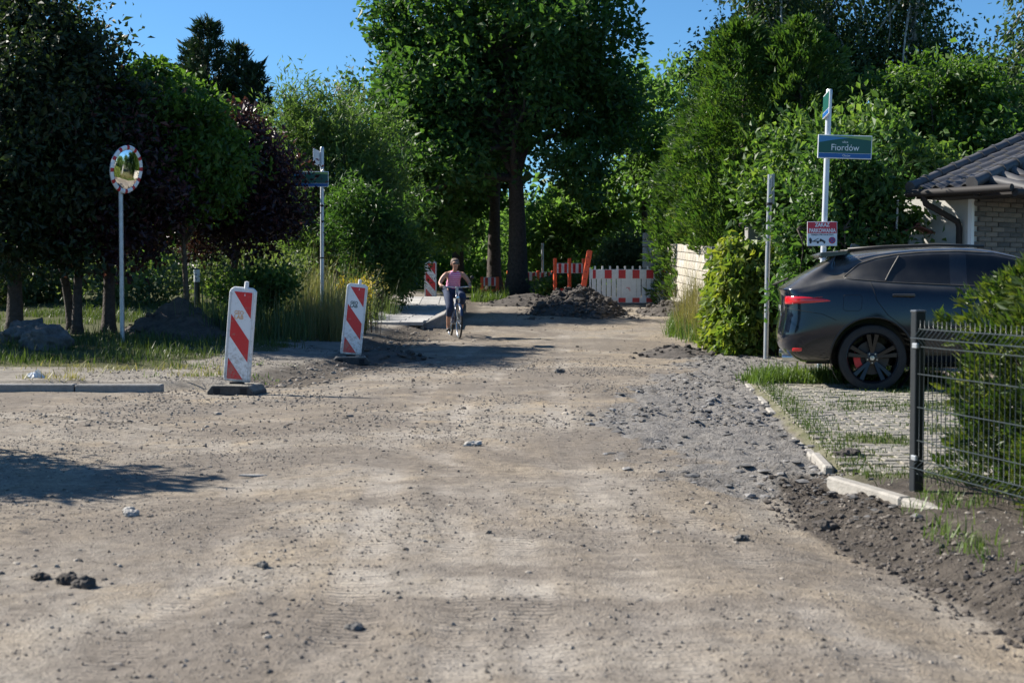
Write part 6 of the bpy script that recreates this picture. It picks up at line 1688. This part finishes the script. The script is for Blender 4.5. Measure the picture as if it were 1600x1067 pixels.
def arc_block(r0, r1, a0, a1, y0, y1, n=6):
    V_ = []; F_ = []
    for i in range(n + 1):
        a = a0 + (a1 - a0) * i / n
        for (r_, y_) in ((r0, y0), (r1, y0), (r1, y1), (r0, y1)): V_.append((r_ * math.cos(a), y_, r_ * math.sin(a)))
    for i in range(n):
        for j in range(4):
            j2 = (j + 1) % 4; F_.append((i * 4 + j, i * 4 + j2, (i + 1) * 4 + j2, (i + 1) * 4 + j))
    F_ += [(0, 1, 2, 3), (n * 4 + 3, n * 4 + 2, n * 4 + 1, n * 4)]
    return V_, F_
car = make_car()
car.rotation_euler = (0, 0, R(-9))
# near rear wheel stands at (4.05, 15.95)
off = Matrix.Rotation(R(-9), 3, 'Z') @ Vector((1.06, -0.93, 0))
cx_, cy_ = 4.05 - off.x, 15.95 - off.y
car.location = (cx_, cy_, gz(4.05, 15.95) - 0.012)
# ------------------------------------------------------------------ bicycle and rider
BX, BY = -1.18, 29.2
BZ = gz(BX + 0.1, BY - 0.5)
BROT = math.pi + R(12)                 # local +y is forward, towards the camera and a little to the right
M['bike_blue'] = mat('dark_blue_frame', (0.015, 0.035, 0.09), 0.3, coat=0.4)
M['skin'] = mat('skin', (0.50, 0.27, 0.185), 0.55, noise=0.08, nscale=20)
M['jeans'] = mat('dark_denim', (0.022, 0.038, 0.085), 0.85, noise=0.3, nscale=30, bump=0.3, bscale=90)
M['hair'] = mat('brown_grey_hair', (0.15, 0.105, 0.075), 0.7, noise=0.4, nscale=40, bump=0.5, bscale=70)
M['shoe'] = mat('dark_shoe', (0.025, 0.024, 0.024), 0.6)
M['lens'] = mat('sunglass_lens', (0.008, 0.008, 0.009), 0.1)
M['lips'] = mat('lips', (0.42, 0.14, 0.12), 0.5)
def stripe_mat():
    m = bpy.data.materials.new('pink_striped_jersey'); nt, N, L, B = nodes_of(m)
    tc = N.new('ShaderNodeTexCoord'); sx = N.new('ShaderNodeSeparateXYZ'); L.new(tc.outputs['Object'], sx.inputs[0])
    mu = N.new('ShaderNodeMath'); mu.operation = 'MULTIPLY'; mu.inputs[1].default_value = 1 / 0.040; L.new(sx.outputs['Z'], mu.inputs[0])
    fr = N.new('ShaderNodeMath'); fr.operation = 'FRACT'; L.new(mu.outputs[0], fr.inputs[0])
    gt = N.new('ShaderNodeMath'); gt.operation = 'GREATER_THAN'; gt.inputs[1].default_value = 0.66; L.new(fr.outputs[0], gt.inputs[0])
    mx = N.new('ShaderNodeMix'); mx.data_type = 'RGBA'; L.new(gt.outputs[0], mx.inputs[0])
    mx.inputs[6].default_value = (0.70, 0.10, 0.36, 1); mx.inputs[7].default_value = (0.80, 0.72, 0.76, 1)
    L.new(mx.outputs[2], B.inputs['Base Color']); B.inputs['Roughness'].default_value = 0.8
    nz_ = N.new('ShaderNodeTexNoise'); nz_.inputs['Scale'].default_value = 14; nz_.inputs['Detail'].default_value = 3; L.new(tc.outputs['Object'], nz_.inputs['Vector'])
    bp_ = N.new('ShaderNodeBump'); bp_.inputs['Strength'].default_value = 0.8; bp_.inputs['Distance'].default_value = 0.03; L.new(nz_.outputs['Fac'], bp_.inputs['Height']); L.new(bp_.outputs['Normal'], B.inputs['Normal'])
    return m
M['jersey'] = stripe_mat()

bike = thing('bicycle', 'dark blue upright bicycle ridden towards the camera', 'bicycle', (BX, BY, BZ), BROT)
def bike_wheel(y, front):
    r = 0.345
    t = MB(); t.lathe([(r - 0.03, -0.016), (r - 0.010, -0.019), (r, -0.008), (r, 0.008), (r - 0.010, 0.019), (r - 0.03, 0.016)], axis='x', seg=40, closed=True, c=(0, y, r))
    ty = t.build('wheel', M['tyre'], bike, smooth=True)
    rm = MB(); rm.lathe([(r - 0.03, -0.014), (r - 0.045, -0.010), (r - 0.045, 0.010), (r - 0.03, 0.014)], axis='x', seg=40, c=(0, y, r)); rm.build('rim', M['chrome'], ty, smooth=True)
    for k in range(18):
        a = 2 * math.pi * k / 18; sg = 1 if k % 2 else -1
        s = MB(); s.tube([(0.025 * sg, y + 0.02 * math.cos(a + 0.9 * sg), r + 0.02 * math.sin(a + 0.9 * sg)), (0, y + (r - 0.04) * math.cos(a), r + (r - 0.04) * math.sin(a))], 0.0016, 4); s.build('spoke', M['chrome'], ty)
    h = MB(); h.tube([(-0.05, y, r), (0.05, y, r)], 0.022, 10); h.build('hub', M['zinc'], ty, smooth='auto')
    g = MB(); n = 14; a0, a1 = (R(20), R(185)) if front else (R(-5), R(190))
    Vg = []; Fg = []
    for i in range(n + 1):
        a = a0 + (a1 - a0) * i / n
        for (xx, rr_) in ((-0.028, r + 0.012), (-0.018, r + 0.024), (0.018, r + 0.024), (0.028, r + 0.012)): Vg.append((xx, y + rr_ * math.cos(a), r + rr_ * math.sin(a)))
    for i in range(n):
        for j in range(3): Fg.append((i * 4 + j, i * 4 + j + 1, i * 4 + j + 5, i * 4 + j + 4))
    g.add(Vg, Fg); g.build('mudguard', M['bike_blue'], bike, smooth=True)
bike_wheel(0.53, True); bike_wheel(-0.53, False)
f = MB()
hd_t, hd_b = Vector((0, 0.27, 0.92)), Vector((0, 0.33, 0.68)); bb = Vector((0, -0.09, 0.30)); se = Vector((0, -0.25, 0.80)); ra = Vector((0, -0.53, 0.345))
f.tube([hd_t, hd_b], 0.024, 10); f.tube([hd_b + Vector((0, -0.01, 0.02)), Vector((0, 0.12, 0.42)), bb], 0.022, 8); f.tube([hd_t + Vector((0, 0.01, -0.06)), Vector((0, 0.10, 0.55)), Vector((0, -0.13, 0.42))], 0.019, 8)
f.tube([bb, se], 0.019, 8)
for sx in (-1, 1):
    f.tube([bb + Vector((0.03 * sx, 0, 0)), ra + Vector((0.06 * sx, 0, 0))], 0.011, 6); f.tube([se + Vector((0.02 * sx, 0.02, -0.06)), ra + Vector((0.06 * sx, 0, 0))], 0.010, 6)
f.build('frame', M['bike_blue'], bike, smooth=True)
fk = MB()
for sx in (-1, 1): fk.tube([(0.045 * sx, 0.335, 0.70), (0.05 * sx, 0.42, 0.58), (0.052 * sx, 0.53, 0.345)], [0.015, 0.013, 0.009], 8)
fk.tube([(-0.05, 0.335, 0.70), (0.05, 0.335, 0.70)], 0.016, 8); fk.build('fork', M['bike_blue'], bike, smooth=True)
hb = MB(); hb.tube([(0, 0.27, 0.90), (0, 0.255, 1.00), (0, 0.27, 1.03)], 0.014, 8)
hb.tube([(-0.31, 0.10, 1.04), (-0.26, 0.20, 1.05), (-0.12, 0.28, 1.04), (0, 0.28, 1.03), (0.12, 0.28, 1.04), (0.26, 0.20, 1.05), (0.31, 0.10, 1.04)], 0.012, 8); hb.build('handlebar', M['chrome'], bike, smooth=True)
for sx in (-1, 1):
    g = MB(); g.tube([(0.315 * sx, 0.09, 1.04), (0.27 * sx, 0.185, 1.05)], 0.017, 8); g.build('grip', M['shoe'], bike, smooth='auto')
    g = MB(); g.tube([(0.245 * sx, 0.225, 1.045), (0.29 * sx, 0.19, 1.02)], 0.006, 6); g.build('brake_lever', M['chrome'], bike)
mi = MB(); mi.tube([(-0.305, 0.11, 1.05), (-0.335, 0.13, 1.20)], 0.006, 6); mi.build('mirror_stalk', M['shoe'], bike)
mi = MB(); mi.lathe([(0.001, -0.012), (0.035, -0.01), (0.04, 0.0), (0.035, 0.012), (0.001, 0.018)], axis='y', seg=14, c=(-0.345, 0.13, 1.235)); mi.build('mirror', M['shoe'], bike, smooth=True)
li = MB(); li.lathe([(0.001, 0.05), (0.038, 0.045), (0.042, 0.02), (0.03, -0.02), (0.001, -0.03)], axis='y', seg=16, c=(0, 0.37, 0.82)); li.build('headlamp', M['chrome'], bike, smooth='auto')
ph = MB(); ph.box((0, 0.305, 0.99), (0.06, 0.03, 0.12)); ph.build('phone_holder', M['zinc'], bike, bevel=0.006)
sa = MB(); sa.tube([(0, -0.25, 0.80), (0, -0.265, 0.88)], 0.013, 8); sa.build('seat_post', M['chrome'], bike)
sd = MB(); sd.prism([(-0.035, 0.13), (0.035, 0.13), (0.05, 0.02), (0.11, -0.08), (0.09, -0.14), (-0.09, -0.14), (-0.11, -0.08), (-0.05, 0.02)], -0.03, 0.03, 'xy'); s_o = sd.build('saddle', M['shoe'], bike, bevel=0.02, segs=2); s_o.location = (0, -0.27, 0.905)
cr = MB(); cr.tube([(-0.06, -0.09, 0.30), (0.06, -0.09, 0.30)], 0.02, 10); cr.tube([(0.065, -0.09, 0.30), (0.075, -0.07, 0.135)], 0.010, 6); cr.tube([(-0.065, -0.09, 0.30), (-0.075, -0.11, 0.465)], 0.010, 6)
cr.lathe([(0.075, 0.05), (0.09, 0.05), (0.09, 0.055), (0.075, 0.055)], axis='x', seg=24, c=(0, -0.09, 0.30), closed=True); cr.build('crankset', M['chrome'], bike, smooth='auto')
for sx, yy, zz in ((1, -0.07, 0.135), (-1, -0.11, 0.465)):
    p = MB(); p.box((sx * 0.125, yy, zz), (0.09, 0.085, 0.022)); p.build('pedal', M['shoe'], bike, bevel=0.004)

def skinned(name, chains, mat_, parent, sub=2, root=0):
    """connected joints with a radius each -> one smooth skin surface. chains: list of [(key, co, r)] sharing keys"""
    keys = {}; V_ = []; Rr = []; E = []
    for ch in chains:
        prev = None
        for (k, co, r) in ch:
            if k not in keys:
                keys[k] = len(V_); V_.append(co); Rr.append(r if isinstance(r, tuple) else (r, r))
            if prev is not None: E.append((prev, keys[k]))
            prev = keys[k]
    me = bpy.data.meshes.new(name); me.from_pydata(V_, E, [])
    tmp = bpy.data.objects.new(name, me); COL.objects.link(tmp)
    md = tmp.modifiers.new('skin', 'SKIN'); md.use_smooth_shade = True; md.branch_smoothing = 0.4
    for i, r in enumerate(Rr):
        me.skin_vertices[0].data[i].radius = r
        me.skin_vertices[0].data[i].use_root = (i == root)
    sb = tmp.modifiers.new('sub', 'SUBSURF'); sb.levels = sub
    dg = bpy.context.evaluated_depsgraph_get(); dg.update()
    m2 = bpy.data.meshes.new_from_object(tmp.evaluated_get(dg)); bpy.data.objects.remove(tmp)
    m2.materials.clear(); m2.name = name
    for p in m2.polygons: p.use_smooth = True
    return obj(name, m2, mat_, parent)

rider = thing('person', 'person in pink striped sleeveless top and dark cropped trousers riding the bicycle', 'person', (BX, BY, BZ), BROT)
def arm(sx, z_off=0.0):
    S = sx
    sh = (0.163 * S, 0.0, 1.312); el_ = (0.305 * S, 0.02, 1.125); wr = (0.295 * S, 0.10, 1.075)
    n = 'r' if S > 0 else 'l'
    ch = [[('chest', (0, -0.03, 1.28), (0.150, 0.105)), ('sh' + n, sh, 0.060), ('ua' + n, (0.25 * S, 0.0, 1.22), 0.050), ('el' + n, el_, 0.041), ('fa' + n, (0.305 * S, 0.05, 1.10), 0.038), ('wr' + n, wr, 0.026), ('pa' + n, (0.293 * S, 0.145, 1.078), (0.032, 0.022))]]
    # fingers closing over the grip, thumb under it
    for q, (dx, ln) in enumerate(((-0.030, 0.9), (-0.010, 1.0), (0.010, 0.95), (0.028, 0.78))):
        bx_, by_ = 0.291 * S + dx, 0.165 - 0.25 * dx * S
        ch.append([('pa' + n, (0.293 * S, 0.145, 1.078), (0.032, 0.022)), ('k%d' % q + n, (bx_, by_ + 0.005, 1.076), 0.0105), ('m%d' % q + n, (bx_, by_ + 0.026 * ln, 1.058), 0.0095), ('t%d' % q + n, (bx_, by_ + 0.012 * ln, 1.030), 0.008)])
    ch.append([('pa' + n, (0.293 * S, 0.145, 1.078), (0.032, 0.022)), ('th' + n, (0.262 * S, 0.160, 1.068), 0.011), ('tt' + n, (0.250 * S, 0.178, 1.040), 0.009)])
    return ch
def leg(sx):
    n = 'R' if sx > 0 else 'L'
    if sx > 0: kn, an, he, to = (0.125, 0.17, 0.60), (0.125, -0.06, 0.245), (0.125, -0.11, 0.175), (0.128, 0.03, 0.165)
    else: kn, an, he, to = (-0.135, 0.26, 0.83), (-0.128, -0.04, 0.545), (-0.128, -0.11, 0.52), (-0.128, 0.03, 0.505)
    hip = (0.105 * sx, -0.20, 0.93)
    calf = tuple(kn[i] * 0.62 + an[i] * 0.38 + (0, -0.03, 0)[i] for i in range(3))
    thigh = tuple(hip[i] * 0.5 + kn[i] * 0.5 + (0, 0.01, 0.02)[i] for i in range(3))
    return [[('pelvis', (0, -0.235, 0.985), (0.165, 0.125)), ('hip' + n, hip, 0.098), ('thigh' + n, thigh, 0.083), ('knee' + n, kn, 0.060), ('calf' + n, calf, 0.056), ('ank' + n, an, 0.034), ('foot' + n, tuple((he[i] + to[i]) / 2 for i in range(3)), (0.036, 0.028)), ('toe' + n, to, (0.036, 0.022))]], thigh, kn, calf, an, he, to, hip
Lr = leg(1); Ll = leg(-1)
torso = [[('pelvis', (0, -0.235, 0.985), (0.165, 0.125)), ('waist', (0, -0.175, 1.11), (0.135, 0.105)), ('chest', (0, -0.03, 1.28), (0.150, 0.105)), ('neckb', (0, 0.015, 1.36), 0.056), ('neck', (0, 0.045, 1.395), 0.046),
          ('jaw', (0, 0.103, 1.434), (0.046, 0.054)), ('face', (0, 0.095, 1.507), (0.080, 0.092)), ('crown', (0, 0.08, 1.572), (0.070, 0.080))]]
body = skinned('body', torso + arm(1) + arm(-1) + Lr[0] + Ll[0], M['skin'], rider)
# face
def ball(name, c, s, m_, parent, seg=12):
    bm = bmesh.new(); bmesh.ops.create_uvsphere(bm, u_segments=seg, v_segments=seg // 2 + 2, radius=1.0)
    for v in bm.verts: v.co = Vector((v.co.x * s[0] + c[0], v.co.y * s[1] + c[1], v.co.z * s[2] + c[2]))
    me = bpy.data.meshes.new(name); bm.to_mesh(me); bm.free()
    for p in me.polygons: p.use_smooth = True
    return obj(name, me, m_, parent)
ball('nose', (0, 0.197, 1.497), (0.013, 0.020, 0.022), M['skin'], rider); ball('mouth', (0, 0.165, 1.449), (0.022, 0.008, 0.006), M['lips'], rider)
for sx in (-1, 1): ball('ear', (0.081 * sx, 0.085, 1.507), (0.010, 0.018, 0.028), M['skin'], rider)
sg = MB(); sg.box((0.035, 0.193, 1.523), (0.056, 0.014, 0.034)); sg.box((-0.035, 0.193, 1.523), (0.056, 0.014, 0.034)); sg.box((0, 0.195, 1.531), (0.03, 0.010, 0.008))
for sx in (-1, 1): sg.tube([(0.064 * sx, 0.185, 1.530), (0.086 * sx, 0.085, 1.527)], 0.005, 5)
sg.build('sunglasses', M['lens'], rider, bevel=0.003)
hr = skinned('hair', [[('a', (0, 0.03, 1.457), (0.082, 0.066)), ('b', (0, 0.043, 1.522), (0.098, 0.084)), ('c', (0, 0.063, 1.577), (0.098, 0.100)), ('d', (0, 0.077, 1.630), (0.062, 0.074))]], M['hair'], rider)
# sleeveless top
skinned('sleeveless_top', [[('pelvis', (0, -0.222, 0.955), (0.190, 0.160)), ('waist', (0, -0.170, 1.11), (0.152, 0.122)), ('chest', (0, -0.030, 1.255), (0.165, 0.122)), ('top', (0, -0.022, 1.275), (0.145, 0.092))],
                           [('top', (0, -0.022, 1.275), (0.145, 0.092)), ('s1', (0.085, 0.035, 1.362), (0.030, 0.042)), ], [('top', (0, -0.022, 1.275), (0.145, 0.092)), ('s2', (-0.085, 0.035, 1.362), (0.030, 0.042))]], M['jersey'], rider)
def grow(r, g): return tuple(a + g for a in r) if isinstance(r, tuple) else r + g
def mixp(a, b, t): return tuple(a[i] * (1 - t) + b[i] * t for i in range(3))
tr = []
for L_, n in ((Lr, 'R'), (Ll, 'L')):
    _, thigh, kn, calf, an, he, to, hip = L_
    endp = mixp(kn, an, 0.45)
    tr.append([('pelvis', (0, -0.225, 0.965), (0.150, 0.130)), ('hip' + n, hip, 0.112), ('th' + n, thigh, 0.098), ('kn' + n, kn, 0.075), ('cf' + n, mixp(calf, kn, 0.1), 0.068), ('e' + n, (endp[0], endp[1] - 0.02, endp[2]), 0.064)])
skinned('trousers', tr, M['jeans'], rider)
for L_, n in ((Lr, 'R'), (Ll, 'L')):
    he, to = L_[5], L_[6]
    skinned('shoe', [[('h', (he[0], he[1] + 0.02, he[2] + 0.012), (0.042, 0.042)), ('m', mixp(he, to, 0.55), (0.046, 0.036)), ('t', (to[0], to[1] + 0.035, to[2]), (0.042, 0.028))]], M['shoe'], rider)
